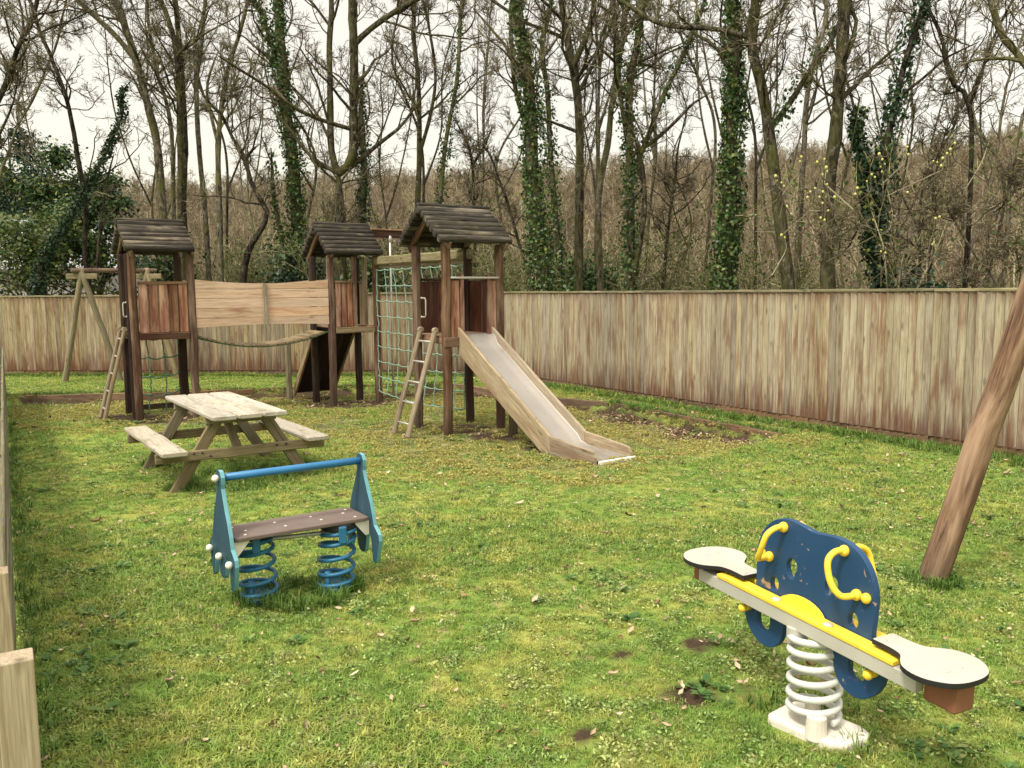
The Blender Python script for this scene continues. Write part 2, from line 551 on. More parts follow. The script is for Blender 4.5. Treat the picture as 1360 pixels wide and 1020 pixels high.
def frame_rail(t, p0, p1, mat, z=PH - .07, h=.105, th=.045):
    b = MB(); b.beam((*p0, z), (*p1, z), th, h, warp=.002); b.build('platform_rail', mat, t)


A_ = .075
# ---- left tower
T1 = (-5.83, 13.31, -.02)
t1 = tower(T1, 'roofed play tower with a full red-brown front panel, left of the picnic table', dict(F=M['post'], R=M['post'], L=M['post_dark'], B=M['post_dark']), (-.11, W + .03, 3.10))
frame_rail(t1, (.06, -.035), (W - .06, -.035), M['panel'])
frame_rail(t1, (.06, W + .03), (W - .06, W + .03), M['post_dark'])
frame_rail(t1, (-.02, .06), (-.02, W - .06), M['post_dark'])
panel(t1, (.065, 0), (W - .06, 0), PH - .01, 2.12, 5, M['panel'], .035, M['post'])
post(t1, -.01, .26, 2.6, M['post_dark'], .10)
post(t1, W - .02, W - .22, 1.36, M['post_dark'], .12)
ladder(t1, (-.47, .48, .0), (-.10, .48, 1.42), (0, 1, 0), .19, M['steel'])
handle(t1, (-.065, .26, 1.84), .22, (-.6, 0, 0))
gb = MB(); gb.beam((.0, W + .02, .10), (W, W + .02, .10), .05, .09); gb.build('ground_beam', M['post'], t1)
gb = MB(); gb.beam((W - .05, -.02, .045), (W + 0.0, W, .045), .06, .08); gb.build('ground_beam', M['pale'], t1)
# slack rope net hanging under the platform of the left tower
rn = MB()


def rope_grid(rb, kb, P, nu, nv, r_, sag=.03):
    """Net: P(u,v) gives a point; ropes along both directions, small clips at the crossings."""
    for i in range(nu):
        u = i / (nu - 1)
        rb.pole([np.array(P(u, v / (4 * (nv - 1)))) + np.random.normal(0, .006, 3) for v in range(4 * (nv - 1) + 1)], r_, 5)
    for j in range(nv):
        v = j / (nv - 1)
        pts = []
        for i in range(4 * (nu - 1) + 1):
            u = i / (4 * (nu - 1))
            q = np.array(P(u, v)) + (0, 0, -sag * math.sin(math.pi * ((i % 4) / 4)))
            pts.append(q)
        rb.pole(pts, r_, 5)
        for i in range(nu):
            kb.ball(np.array(P(i / (nu - 1), v)), r_ * 2.0, 6, 4, (1.3, 1, 1), rnd=2.0)


rope_grid(rn, rn, lambda u, v: (W * (.06 + .88 * u), W - .03 - .22 * math.sin(math.pi * v) * (1 - .4 * u), 1.27 - 1.17 * v - .10 * math.sin(math.pi * u) * (.3 + .7 * v)), 4, 5, .011)
no = rn.build('under_net', M['rope'], t1, smooth=True)

# ---- middle tower
T2 = (-3.14, 15.02, -.02)
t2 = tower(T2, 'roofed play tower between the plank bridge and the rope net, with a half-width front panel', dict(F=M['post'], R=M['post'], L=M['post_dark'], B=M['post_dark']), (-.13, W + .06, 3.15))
frame_rail(t2, (.06, -.035), (W - .06, -.035), M['pale'])
frame_rail(t2, (W + .03, .06), (W + .03, W - .06), M['post'])
frame_rail(t2, (.06, W + .03), (W - .06, W + .03), M['post_dark'])
panel(t2, (.065, 0), (.40, 0), PH - .01, 2.13, 3, M['panel'], .02, M['post'])
panel(t2, (W, .50), (W, W - .06), PH - .01, 2.13, 3, M['pale'], .03, M['post'])
b = MB(); b.beam((.44, .0, PH - .10), (.44, .0, 2.6), .075, .075, up=(0, 1, 0), ch=.012, warp=.003); b.build('opening_post', M['post'], t2)
b = MB(); b.beam((W - .02, .44, PH - .10), (W - .02, .44, 2.6), .075, .075, up=(0, 1, 0), ch=.012, warp=.003); b.build('opening_post', M['pale'], t2)
# sliding pole on the side of the middle tower
b = MB(); b.beam((W * .45, W * .5, 3.03), (W + .78, W * .5, 3.03), .045, .13, warp=.002); sp_ = b.build('pole_bracket', M['panel'], t2)
b = MB(); b.beam((W * .45, W * .5, 3.112), (W + .80, W * .5, 3.112), .10, .03, warp=.002); b.build('bracket_cap', M['post'], sp_)
b = MB(); b.pole([(W + .50, W * .5, -.2), (W + .50, W * .5, 3.13)], .020, 10); b.ball((W + .5, W * .5, 2.95), .04, 8, 6, (1, 1, 2)); b.build('sliding_pole', M['steel'], t2, smooth=True)
# steep climbing ramp running down from the back of the middle tower, its dark underside towards the camera
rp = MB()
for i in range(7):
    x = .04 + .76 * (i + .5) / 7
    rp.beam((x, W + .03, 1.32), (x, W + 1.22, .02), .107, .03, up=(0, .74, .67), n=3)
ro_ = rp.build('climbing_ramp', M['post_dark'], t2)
for x in (.02, .82):
    b = MB(); b.beam((x, W + .02, 1.36), (x, W + 1.25, .0), .04, .13, up=(0, .74, .67), n=3); b.build('ramp_side_board', M['pale'], ro_)
b = MB(); b.beam((-.12, W + 1.12, -.2), (-.12, W + 1.12, 1.05), .10, .10, up=(0, 1, 0), ch=.02); b.build('ramp_post', M['rail'], ro_)

# ---- right tower with slide
T3 = (-.885, 11.70, -.02)
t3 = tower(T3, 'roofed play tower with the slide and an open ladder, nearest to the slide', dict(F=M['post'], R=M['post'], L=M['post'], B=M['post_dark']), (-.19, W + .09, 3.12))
t3['label'] = 'roofed play tower carrying the metal slide and a ladder'
frame_rail(t3, (-.02, .06), (-.02, W - .06), M['post'])
b = MB(); b.beam((-.06, -.05, PH - .10), (.36, -.05, PH - .10), .05, .13, warp=.002); b.build('platform_rail', M['post'], t3)
frame_rail(t3, (W + .03, .06), (W + .03, W - .06), M['post_dark'])
frame_rail(t3, (.06, W + .03), (W - .06, W + .03), M['post_dark'])
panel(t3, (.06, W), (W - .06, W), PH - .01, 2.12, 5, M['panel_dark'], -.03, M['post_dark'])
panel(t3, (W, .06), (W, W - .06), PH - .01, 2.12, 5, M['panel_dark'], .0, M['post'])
panel(t3, (.055, 0), (.20, 0), PH - .14, 2.12, 1, M['panel'], .01)
panel(t3, (W - .17, 0), (W - .06, 0), PH - .01, 2.12, 1, M['panel'], .01)
for x in (.235, W - .19):
    b = MB(); b.beam((x, -.012, PH - .06), (x, -.012, 2.20), .07, .06, up=(0, 1, 0), ch=.012, warp=.002); b.build('opening_post', M['panel'], t3)
b = MB(); b.pole([(.05, -.05, 2.155), (W - .04, -.05, 2.155)], .016, 8); b.build('grab_bar', M['white'], t3, smooth=True)
ladder(t3, (-.56, .34, .0), (-.085, .38, 1.44), (0, 1, 0), .215, M['steel'])
handle(t3, (.03, W - .09, 1.88), .27, (.35, -1, 0))
# slide: runs out from the front, slightly turned
sl = empty('slide', (W * .5 + .02, -.02, 0), R(2.0), parent=t3)
SW = .50
L1, L2 = 2.02, 2.84                           # kink and end, measured outwards
zt, zk, ze = PH + .10, .25, .165              # top edge of the side boards


def slide_board(x):
    b = MB()
    n = np.array([1.0, 0, 0])
    prof = [(0.0, zt, zt - .33), (L1, zk, -.03), (L2 - .05, ze + .01, -.06), (L2, ze - .045, -.05)]
    for i, (a, c) in enumerate(((0, 1), (1, 3))):
        if i == 0:
            outl = [(-.0, zt), (L1, zk), (L1 + .03, -.04), (L1 - .22, .06), (0, zt - .36)]
        else:
            outl = [(L1 + .004, zk - .003), (L2 - .10, ze + .012), (L2 - .035, ze - .008), (L2, ze - .06), (L2 + .005, -.04), (L2 - .03, -.08), (L1 + .034, -.08)]
        T = Matrix(((0, 0, 1, x), (-1, 0, 0, 0), (0, 1, 0, 0), (0, 0, 0, 1)))
        b.plate(outl, [], .045, T, .006)
    # grain must follow the board, not the outline axes
    s = math.atan2(zt - zk, L1)
    for i, g in enumerate(b.gc):
        a = s if i == 0 else .08
        gx, gy = g[:, 0].copy(), g[:, 1].copy()
        b.gc[i] = np.stack([gx * math.cos(a) - gy * math.sin(a) + random.uniform(0, 9), gx * math.sin(a) + gy * math.cos(a) + x, g[:, 2]], 1)
    return b


for x in (-SW / 2 - .022, SW / 2 + .022):
    slide_board(x).build('side_board', M['slide'], sl)
bd = MB()
prof = [(-.04, PH + .005), (.10, PH - .02)]
dz = (zt - zk) / L1
for i in range(13):
    y = .18 + (L1 - .30) * i / 12
    prof.append((y, zt - dz * y - .135))
prof += [(L1 - .05, .115), (L1 + .08, .078), (L1 + .3, .060), (L2 - .02, .048), (L2 + .03, .045)]
hw = SW / 2 + .004
V, Fc = [], []
for y, z in prof:
    for x, dzz in ((-hw, .02), (-hw + .02, .002), (-hw / 3, 0), (hw / 3, 0), (hw - .02, .002), (hw, .02)):
        V.append((x, -y, z + dzz))
for y, z in prof:
    for x in (-hw, hw): V.append((x, -y, z - .02))
m = len(prof)
for i in range(m - 1):
    for j in range(5): Fc.append((i * 6 + j, i * 6 + j + 1, (i + 1) * 6 + j + 1, (i + 1) * 6 + j))
    Fc.append((6 * m + 2 * i, 6 * m + 2 * i + 2, 6 * m + 2 * i + 3, 6 * m + 2 * i + 1))
bd.add(V, Fc, V)
bd.build('bed', M['bed'], sl, smooth=True)
b = MB(); b.beam((-SW / 2, -L2 - .03, .035), (SW / 2 + .05, -L2 - .03, .035), .03, .06); b.build('end_bar', M['cap'], sl)
b = MB(); b.beam((.24, -.55, -.3), (.24, -.55, .92), .10, .10, up=(0, 1, 0), ch=.02); b.build('slide_leg', M['post'], sl)

# ---- bridge between left and middle tower
def wpt(T, x, y, z): return np.array(T) + EX * x + EY * y + (0, 0, z)


p_a, p_b = wpt(T1, W + .06, 0, 0), wpt(T2, -.06, 0, 0)
dv = p_b - p_a; BL = np.linalg.norm(dv); bang = math.atan2(dv[1], dv[0])
br = empty('plank_bridge', tuple(p_a), bang)
tag(br, 'sagging plank bridge with pale wooden side walls hanging between two play towers', 'bridge')


def parapet(y):
    b = MB()
    z0, z1, n = 1.42, 2.20, 5
    for half, (xa, xb) in enumerate(((0.0, BL / 2 - .012), (BL / 2 + .012, BL))):
        for i in range(n):
            h = (z1 - z0) / n
            rows = []
            m = 8
            for j in range(m + 1):
                x = xa + (xb - xa) * j / m
                u = 4 * (x / BL) * (1 - x / BL)
                lo = z0 + h * i + .006 + (.03 * u if i == 0 else 0)
                hi = z0 + h * (i + 1) - .004 - (.065 * u if i == n - 1 else 0)
                rows.append((x, lo, hi))
            off = random.uniform(0, 30); V, G, Fc = [], [], []
            for x, lo, hi in rows:
                for yy, zz in ((y - .013, lo), (y + .013, lo), (y + .013, hi), (y - .013, hi)):
                    V.append((x, yy, zz)); G.append((x + off, zz + off, yy))
            for j in range(m):
                for q in range(4): Fc.append((4 * j + q, 4 * j + (q + 1) % 4, 4 * j + 4 + (q + 1) % 4, 4 * j + 4 + q))
            Fc += [(3, 2, 1, 0), (4 * m, 4 * m + 1, 4 * m + 2, 4 * m + 3)]
            b.add(V, Fc, G)
    return b


pp = parapet(-.03).build('side_wall', M['bridge'], br)
c = MB(); c.beam((BL / 2, -.062, 1.44), (BL / 2, -.062, 2.13), .075, .035, up=(0, 1, 0), ch=.006, warp=.001); c.build('batten', M['slide'], pp)
parapet(W + .03).build('side_wall', M['bridge'], br)
dk = MB()
nP = 15
for i in range(nP):
    x = .03 + (BL - .06) * (i + .5) / nP
    u = 4 * (x / BL) * (1 - x / BL)
    z = 1.30 - .205 * u
    s_ = -.205 * 4 * (1 - 2 * x / BL) / BL
    dk.beam((x, .06, z), (x, W - .06, z), (BL - .06) / nP - .018, .032, up=(-s_, 0, 1), n=2, warp=.003)
dk.build('deck', M['pale'], br)
for y in (.12, W - .12):
    ch_ = MB()
    pts = [(x, y, 1.30 - .205 * 4 * (x / BL) * (1 - x / BL) - .028) for x in np.linspace(-.04, BL + .04, 60)]
    ch_.pole([np.array(q) + (0, .006 * (i % 2), .006 * ((i + 1) % 2)) for i, q in enumerate(pts)], .013, 6)
    ch_.build('hanging_rope', M['rope'], br, smooth=True)

# ---- climbing net and its beam, from the middle tower to the far post of the right tower
n0 = wpt(T2, W, 0, 0); n1 = wpt(T3, W, W, 0)
dv = n1 - n0; NL = np.linalg.norm(dv); nang = math.atan2(dv[1], dv[0])
cn = empty('climbing_net', tuple(n0), nang)
tag(cn, 'turquoise rope climbing net hung from a mossy beam between two play towers', 'climbing net')
b = MB(); b.beam((-.05, .0, 2.52), (NL + .1, 0, 2.52), .10, .15, ch=.02, n=6, warp=.003); b.build('beam', M['rail'], cn)
b = MB(); b.beam((-.05, .05, 2.415), (NL + .1, .05, 2.415), .05, .05, ch=.008, n=6); b.build('lower_rail', M['pale'], cn)
rb = MB()
rope_grid(rb, rb, lambda u, v: (.10 + (NL - .2) * u, .12 * math.sin(math.pi * v) * math.sin(math.pi * u) - .03, 2.36 - 2.16 * v - .07 * math.sin(math.pi * u) * v), 10, 9, .0088, .014)
ng = rb.build('net', M['rope_pale'], cn, smooth=True)

# ------------------------------------------------------------------ picnic table
pt = empty('picnic_table', (-2.60, 8.46, 0), R(33.5))       # x along the near end, y away
tag(pt, 'weathered grey picnic table with two attached benches standing on the lawn', 'picnic table')
TL = 2.12
for i in range(3):
    b = MB(); x = (i - 1) * .256
    b.beam((x, .012 * (i - 1), .735), (x, TL + .01 * i, .735), .238, .048, ch=.012, n=6, warp=.002); b.build('top_plank', M['table'], pt)
for s in (-1, 1):
    b = MB(); b.beam((s * .73, -.0 + (.02 if s < 0 else .1), .42), (s * .73, TL - .10, .42), .245, .048, ch=.012, n=6, warp=.002)
    b.build('bench_seat', M['table'], pt)
for y in (.34, TL - .40):
    sgn = -1 if y < 1 else 1
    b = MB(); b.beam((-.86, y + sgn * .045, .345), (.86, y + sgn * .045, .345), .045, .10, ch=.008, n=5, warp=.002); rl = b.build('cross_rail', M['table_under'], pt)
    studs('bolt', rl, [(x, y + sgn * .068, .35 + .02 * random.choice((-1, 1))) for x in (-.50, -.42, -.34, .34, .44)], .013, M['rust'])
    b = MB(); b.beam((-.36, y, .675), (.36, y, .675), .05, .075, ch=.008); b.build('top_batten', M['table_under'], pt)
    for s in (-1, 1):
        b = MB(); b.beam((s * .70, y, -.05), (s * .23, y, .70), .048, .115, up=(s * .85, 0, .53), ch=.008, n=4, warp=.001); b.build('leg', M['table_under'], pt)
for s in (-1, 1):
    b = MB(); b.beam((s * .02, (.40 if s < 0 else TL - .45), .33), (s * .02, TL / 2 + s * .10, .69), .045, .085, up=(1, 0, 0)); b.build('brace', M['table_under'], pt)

# ------------------------------------------------------------------ spring rocker with rocket-shaped ends
rk = empty('spring_rocker', (-1.395, 5.39, 0), R(22.0))
tag(rk, 'blue spring rocker with a brown bench seat, overhead bar and rocket-shaped end boards', 'spring rocker')


def coil(b, c, r_, wire, z0, z1, turns, sides=8, lean=(0, 0), flat=.35):
    n = int(turns * 22); pts = []
    for i in range(n + 1):
        t = i / n; a = 2 * math.pi * turns * t
        # closed end turns
        tt = t
        z = z0 + (z1 - z0) * (tt if flat == 0 else (tt + flat * math.sin(2 * math.pi * tt) / (-2 * math.pi)))
        pts.append((c[0] + r_ * math.cos(a) + lean[0] * t, c[1] + r_ * math.sin(a) + lean[1] * t, z))
    b.pole(pts, wire, sides)


sx = .238
for s in (-1, 1):
    b = MB(); coil(b, (s * sx, 0), .112, .0135, .03, .425, 5.2, 9, (s * .03, 0)); spg = b.build('spring', M['teal'], rk, smooth=True)
    b = MB(); b.pole([(s * sx, 0, -.05), (s * sx, 0, .05)], .118, 24); b.pole([(s * sx - .06, -.07, .02), (s * sx - .06, -.07, .14)], .016, 8); b.ball((s * sx - .06, -.07, .145), .026, 8, 5, (1, 1, .6))
    b.build('spring_foot', M['teal'], spg, smooth=True)
    b = MB(); b.pole([(s * (sx + .03), 0, .425), (s * (sx + .03), 0, .456)], .118, 24); b.build('top_clamp', M['edge'], spg)
    b = MB(); b.beam((s * (sx + .03) + .005, -.126, .345), (s * (sx + .03) + .005, -.126, .455), .05, .024, up=(0, 1, 0), ch=.006); b.build('clip', M['teal'], spg)
b = MB(); b.pole([(-.25, -.02, .40), (.25, -.02, .40)], .014, 10); b.build('tie_bar', M['steel'], rk, smooth=True)
st_ = empty('seat_frame', (0, 0, .05), R(12.0), parent=rk)
b = MB()
b.plate([(-.435, -.155), (-.40, -.165), (.40, -.165), (.435, -.155), (.435, .155), (.40, .165), (-.40, .165), (-.435, .155)], [], .026, Matrix.Translation((0, 0, .425)), .006)
seat = b.build('seat', M['seat'], st_)
studs('bolt', seat, [(x, y, .439) for x, y in ((-.36, -.11), (-.38, .10), (-.33, -.02), (.36, -.11), (.38, .10), (.33, .02), (-.12, .06), (-.09, -.06), (.12, .06), (.15, -.05))], .0105, M['bolt'], (1, 1, .35))
HALF = [(.0, .835), (.036, .826), (.058, .795), (.055, .755), (.047, .725), (.066, .680), (.105, .60), (.145, .53), (.178, .455), (.198, .385), (.232, .362), (.268, .335), (.276, .295), (.262, .245), (.243, .19), (.222, .145), (.198, .128), (.172, .152), (.160, .21), (.155, .275), (.128, .318), (.098, .322), (.080, .29), (.072, .24), (.058, .19), (.030, .165), (0, .16)]
outl = HALF + [(-x, z) for x, z in reversed(HALF[1:-1])]
for s in (-1, 1):
    b = MB()
    T = Matrix(((0, 0, 1, s * .462), (1, 0, 0, 0), (0, 1, 0, 0), (0, 0, 0, 1)))
    b.plate(outl, [], .026, T, .003)
    rb_ = b.build('rocket_board', M['rocket'], st_)
    me = rb_.data
    me.materials.append(M['rocket_edge'])
    for p in me.polygons:
        if abs(p.normal.x) < .9: p.material_index = 1
    studs('end_cap', rb_, [(s * .493, y, z) for y, z in ((0, .785), (-.215, .30), (.215, .30), (0, .30))] if s < 0 else [(.440, 0, .785)], .023, M['cap'])
    for y in (-.13, .13):
        b = MB()
        T = Matrix(((1, 0, 0, 0), (0, 0, 1, y), (0, 1, 0, 0), (0, 0, 0, 1)))
        b.plate([(s * .446, .408), (s * .446, .315), (s * .42, .31), (s * .34, .405)], [], .012, T, .001)
        b.build('bracket', M['cap'], rb_)
b = MB(); b.pole([(-.46, 0, .785), (.45, 0, .785)], .024, 14); b.build('hand_bar', M['bar'], st_, smooth=True)

# ------------------------------------------------------------------ butterfly seesaw on one spring
D_ = np.array([.45, -.893]); sang = math.atan2(D_[1], D_[0])
ss = empty('spring_seesaw', (1.319, 3.613, 0), sang)          # x along the beam towards the camera, y to the far side
tag(ss, 'two-seat spring seesaw with a navy butterfly board and yellow handles', 'seesaw')
b = MB()
b.plate([(-.17, -.09), (-.15, -.115), (.15, -.115), (.20, -.07), (.23, .05), (.21, .10), (.16, .125), (-.13, .125), (-.17, .10)], [], .10, Matrix.Translation((0, 0, .0)) @ Matrix.Rotation(R(12), 4, 'Z'), .014)
bp = b.build('base_slab', M['concrete'], ss)
b = MB(); coil(b, (0, 0), .106, .0155, .085, .455, 6.1, 10, (0, 0), .12); spr = b.build('spring', M['spring_white'], ss, smooth=True)
for q in ((.085, -.07, .125, .047), (-.06, .06, .10, .037)):
    b = MB(); b.pole([(q[0], q[1], .03), (q[0], q[1], q[2])], [q[3], q[3] * .88], 16); b.build('spring_clamp', M['concrete'], spr)
for q in ((-.055, -.055, .045), (.08, .06, .035)):
    b = MB(); b.pole([(q[0], q[1], .41), (q[0], q[1], .472)], q[2], 14); b.build('upper_clamp', M['grey'], spr)
bm_ = empty('rocking_beam', (0, 0, .50), 0, parent=ss)
bm_.rotation_euler = (0, R(2.6), 0)
S0 = -.03
# steel channels (two, either side of the board)
for y in (-.062, .062):
    b = MB(); b.beam((S0 - .66, y, -.005), (S0 + .60, y, -.005), .050, .062, ch=.004, n=3); b.build('channel', M['grey'], bm_)
for sy in (-1, 1):
    b = MB()
    hump = [(-.03 + .125 * math.cos(a), .03 + .062 * math.sin(a)) for a in np.linspace(0, math.pi, 13)]
    pl_ = [(S0 - .50, .026), (S0 + .50, .026), (S0 + .50, .040), (S0 - .50, .040)]
    b.plate([(S0 - .52, .018), (S0 + .50, .018), (S0 + .50, .092), (S0 - .52, .092)], [], .020, Matrix(((1, 0, 0, 0), (0, sy, 0, 0), (0, 0, 1, .038), (0, 0, 0, 1))), .004)
    b.plate([(S0 + .13, .04)] + [(S0 + x, z) for x, z in hump] + [(S0 - .19, .04)], [], .020, Matrix(((1, 0, 0, 0), (0, 0, 1, sy * .031), (0, 1, 0, .0), (0, 0, 0, 1))), .004)
    yp = b.build('yellow_plank', M['yellow'], bm_)
    studs('bolt', yp, [(S0 + x, sy * .06, .050) for x in (-.15, .15)], .022, M['bolt'], (1, 1, .35))
# butterfly board with loops, wing holes
bo = [(-.335, .0), (-.335, .02), (-.338, .20), (-.325, .275), (-.295, .335), (-.25, .38), (-.20, .405), (-.14, .415), (-.08, .411), (.0, .401), (.08, .411), (.14, .415), (.20, .405), (.25, .38), (.295, .335), (.325, .275), (.338, .20), (.335, .02), (.335, .0)]
# lower loops run on from the wings
lo = [(.395, -.03), (.405, -.075), (.395, -.125), (.365, -.175), (.315, -.215), (.26, -.228), (.20, -.212), (.16, -.165), (.145, -.105), (.143, -.04), (.10, -.02)]
outl = bo[1:-1] + lo + [(-x, z) for x, z in reversed(lo)]
outl = [(S0 + x, z) for x, z in outl]


def oval(cx, cz, a, b_, rot=0.0, n=18, dent=0.0):
    o = []
    for i in range(n):
        t = 2 * math.pi * i / n
        rr = 1 - dent * max(0, math.cos(t + .7)) ** 3
        x, z = a * math.cos(t) * rr, b_ * math.sin(t) * rr
        o.append((cx + x * math.cos(rot) - z * math.sin(rot), cz + x * math.sin(rot) + z * math.cos(rot)))
    return o


def slot(cx, z0, z1, r_):
    return [(cx + r_, z0)] + [(cx - r_ * math.cos(math.pi - t), z1 + r_ * math.sin(-t)) for t in []] + [(cx + r_ * math.cos(t), z1 - r_ * math.sin(t)) for t in np.linspace(0, math.pi, 9)] + [(cx - r_, z0)]


holes = [oval(S0 - .112, .195, .036, .050, .2, dent=.55), oval(S0 + .112, .195, .036, .050, -.2, dent=.55),
         oval(S0 - .215, .092, .026, .036), oval(S0 + .235, .092, .026, .036),
         slot(S0 + .272, -.045, -.115, .042), slot(S0 - .272, -.045, -.115, .042)]
b = MB()
b.plate(MB.smooth(outl, 3), holes, .030, Matrix(((1, 0, 0, 0), (0, 0, 1, 0), (0, 1, 0, 0), (0, 0, 0, 1))), .003)
b.build('butterfly_board', M['navy'], bm_)
for s in (-1, 1):
    # seat: rounded paddle with a narrow neck
    half = [(.372, .0), (.372, .052), (.38, .06), (.45, .06), (.51, .073), (.545, .113), (.58, .148), (.635, .166), (.695, .156), (.748, .113), (.772, .06), (.778, .0)]
    outl = [(s * x + S0, y) for x, y in half] + [(s * x + S0, -y) for x, y in reversed(half[1:-1])]
    if s < 0: outl = outl[::-1]
    outl = MB.smooth(outl, 3)
    b = MB(); b.plate(outl, [], .023, Matrix.Translation((0, 0, .0715)), .003)
    se = b.build('seat', M['white'], bm_)
    se.data.materials.append(M['edge'])
    for p in se.data.polygons:
        if p.normal.z < .75: p.material_index = 1
    studs('bolt', se, [(S0 + s * x, y, .0832) for x, y in ((.40, -.032), (.40, .034), (.68, -.035), (.68, .035))], .017, M['white'], (1, 1, .18))
    b = MB(); b.plate([(-.065, -.05), (.065, -.05), (.065, .05), (-.065, .05)], [], .105, Matrix.Translation((S0 + s * .675, 0, -.010)), .010)
    b.build('stop_block', M['block'], se)
    # handles on both faces and foot pegs
    for sy in (-1, 1):
        b = MB(); y0 = sy * .016
        P_ = [(s * .172, y0, .375), (s * .170, sy * .07, .378), (s * .176, sy * .115, .352), (s * .190, sy * .125, .30), (s * .212, sy * .120, .25), (s * .240, sy * .10, .217), (s * .25, sy * .05, .212), (s * .25, y0, .212)]
        # smooth the bend
        Q = []
        for i in range(len(P_) - 1):
            p0, p1, p2, p3 = [np.array(P_[max(0, min(len(P_) - 1, i + k))]) for k in (-1, 0, 1, 2)]
            for t in (0, .25, .5, .75):
                Q.append(.5 * ((2 * p1) + (-p0 + p2) * t + (2 * p0 - 5 * p1 + 4 * p2 - p3) * t * t + (-p0 + 3 * p1 - 3 * p2 + p3) * t ** 3))
        Q.append(np.array(P_[-1]))
        b.pole([q + (S0, 0, 0) for q in Q], .0135, 10)
        for q in (P_[0], P_[-1]): b.ball(np.array(q) + (S0, sy * .006, 0), .024, 10, 8)
        b.ball((S0 + s * .298, sy * .022, .215), .022, 10, 8)
        b.build('handle', M['yellow'], bm_, smooth=True)
        b = MB(); b.pole([(S0 + s * .365, sy * .012, -.075), (S0 + s * .365, sy * .055, -.075)], .017, 10); b.ball((S0 + s * .365, sy * .06, -.075), .021, 10, 8)
        b.build('foot_peg', M['yellow'], bm_, smooth=True)

# ------------------------------------------------------------------ swing frames
def swing(feetA, feetB, apexA, apexB, r_, label, mat, cross=True):
    s = empty('swing_frame', tuple(np.mean(np.array(feetA + feetB), 0) * (1, 1, 0)))
    o0 = np.array(s.location)
    tag(s, label, 'swing frame')
    for feet, apex in ((feetA, apexA), (feetB, apexB)):
        for i, f_ in enumerate(feet):
            f_, a = np.array(f_) - o0, np.array(apex) - o0
            d = (a - f_); a2 = a + d * .03
            f2 = f_ - d / np.linalg.norm(d) * .3
            k = 10
            b = MB(); b.pole([f2 + (a2 - f2) * j / k + np.random.normal(0, .004, 3) for j in range(k + 1)], [r_ * (1.04 - .10 * j / k) for j in range(k + 1)], 16, lump=.012)
            b.build('leg', mat, s, smooth=True)
        if cross:
            fa, fb = np.array(feet[0]), np.array(feet[1])
            dd = (fb - fa) / np.linalg.norm(fb - fa)
            a = np.array(apex) - o0
            b = MB(); b.beam(a - dd * .32 + (0, 0, -.10), a + dd * .32 + (0, 0, -.10), .05, .12, ch=.012); b.build('crosspiece', M['table_under'], s)
    b = MB(); a, c = np.array(apexA) - o0, np.array(apexB) - o0
    d = (c - a) / np.linalg.norm(c - a)
    b.pole([a - d * .2 + (0, 0, .03), c + d * .2 + (0, 0, .03)], r_ * (.8 if cross else 1), 14); b.build('top_beam', mat if not cross else M['post'], s, smooth=True)
    return s


swing([(-10.02, 19.15, 0), (-8.86, 19.35, 0)], [(-8.95, 19.75, 0), (-7.72, 19.75, 0)], (-9.40, 18.95, 2.45), (-8.29, 19.72, 2.45), .064, 'wooden A-frame swing stand in front of the back fence, behind the left play tower', M['table_under'])
swing([(2.775, 5.53, 0), (4.52, 5.6, 0)], [(2.78, 3.2, 0), (4.52, 3.2, 0)], (3.63, 5.6, 2.72), (3.63, 3.2, 2.72), .090, 'thick leaning brown pole leg of a swing frame at the right edge of the lawn', M['swing'], False)


# ------------------------------------------------------------------ fences
def fence(p0, p1, label, top=1.93, bay=1.85, mat=None):
    """Feather-edge board fence: bays of overlapping vertical boards, cap rail, gravel board, posts behind."""
    p0, p1 = np.array([*p0, 0.]), np.array([*p1, 0.])
    L = np.linalg.norm(p1 - p0); ang = math.atan2(p1[1] - p0[1], p1[0] - p0[0])
    f = empty('board_fence', tuple(p0), ang); tag(f, label, 'fence', 'board fences round the lawn')
    nb = max(1, round(L / bay))
    for i in range(nb):
        x0, x1 = L * i / nb, L * (i + 1) / nb
        b = MB(); n = round((x1 - x0) / .108); w = (x1 - x0) / n
        tone = random.uniform(.3, .7)
        for j in range(n):
            xc = x0 + w * (j + .5)
            tl = random.gauss(0, .002)
            b.beam((xc, -.014 + random.gauss(0, .003), .13), (xc + tl, -.012 + random.gauss(0, .003), top - .035 - abs(random.gauss(0, .004))), w + .010, .020,
                   up=(.20 + random.gauss(0, .04), -1, 0), ch=.003, n=4, rnd=min(1, max(0, tone + random.gauss(0, .30))))
        b.build('board_panel', mat or M['fence'], f)
        b = MB(); b.beam((x0 + .004, .0, .05), (x1 - .004, .0, .05), .024, .20, ch=.004, n=4, warp=.003); b.build('gravel_board', M['gravel'], f)
        b = MB(); b.beam((x0 + .004, .0, top - .012), (x1 - .004, .0, top + random.gauss(0, .004) - .012), .085, .038, ch=.006, n=4, warp=.002); b.build('cap_rail', M['rail'], f)
        b = MB(); b.beam((x0, .075, -.4), (x0, .075, top - .04), .10, .10, up=(0, 1, 0), n=2); b.build('post', M['pale'], f)
        b = MB()
        for z in (.45, 1.55): b.beam((x0, .03, z), (x1, .03, z), .05, .08, n=2)
        b.build('back_rail', M['pale'], f)
    return f


CORNER = (-.56, 19.85)
fence(( -17.5, 21.30), (CORNER[0] - .03, CORNER[1]), 'board fence along the back of the lawn, behind the towers and the bridge', mat=M['fence_back'])
fence((CORNER[0] + .02, CORNER[1] - .02), (8.95, 4.25), 'board fence running from behind the slide tower out to the right')

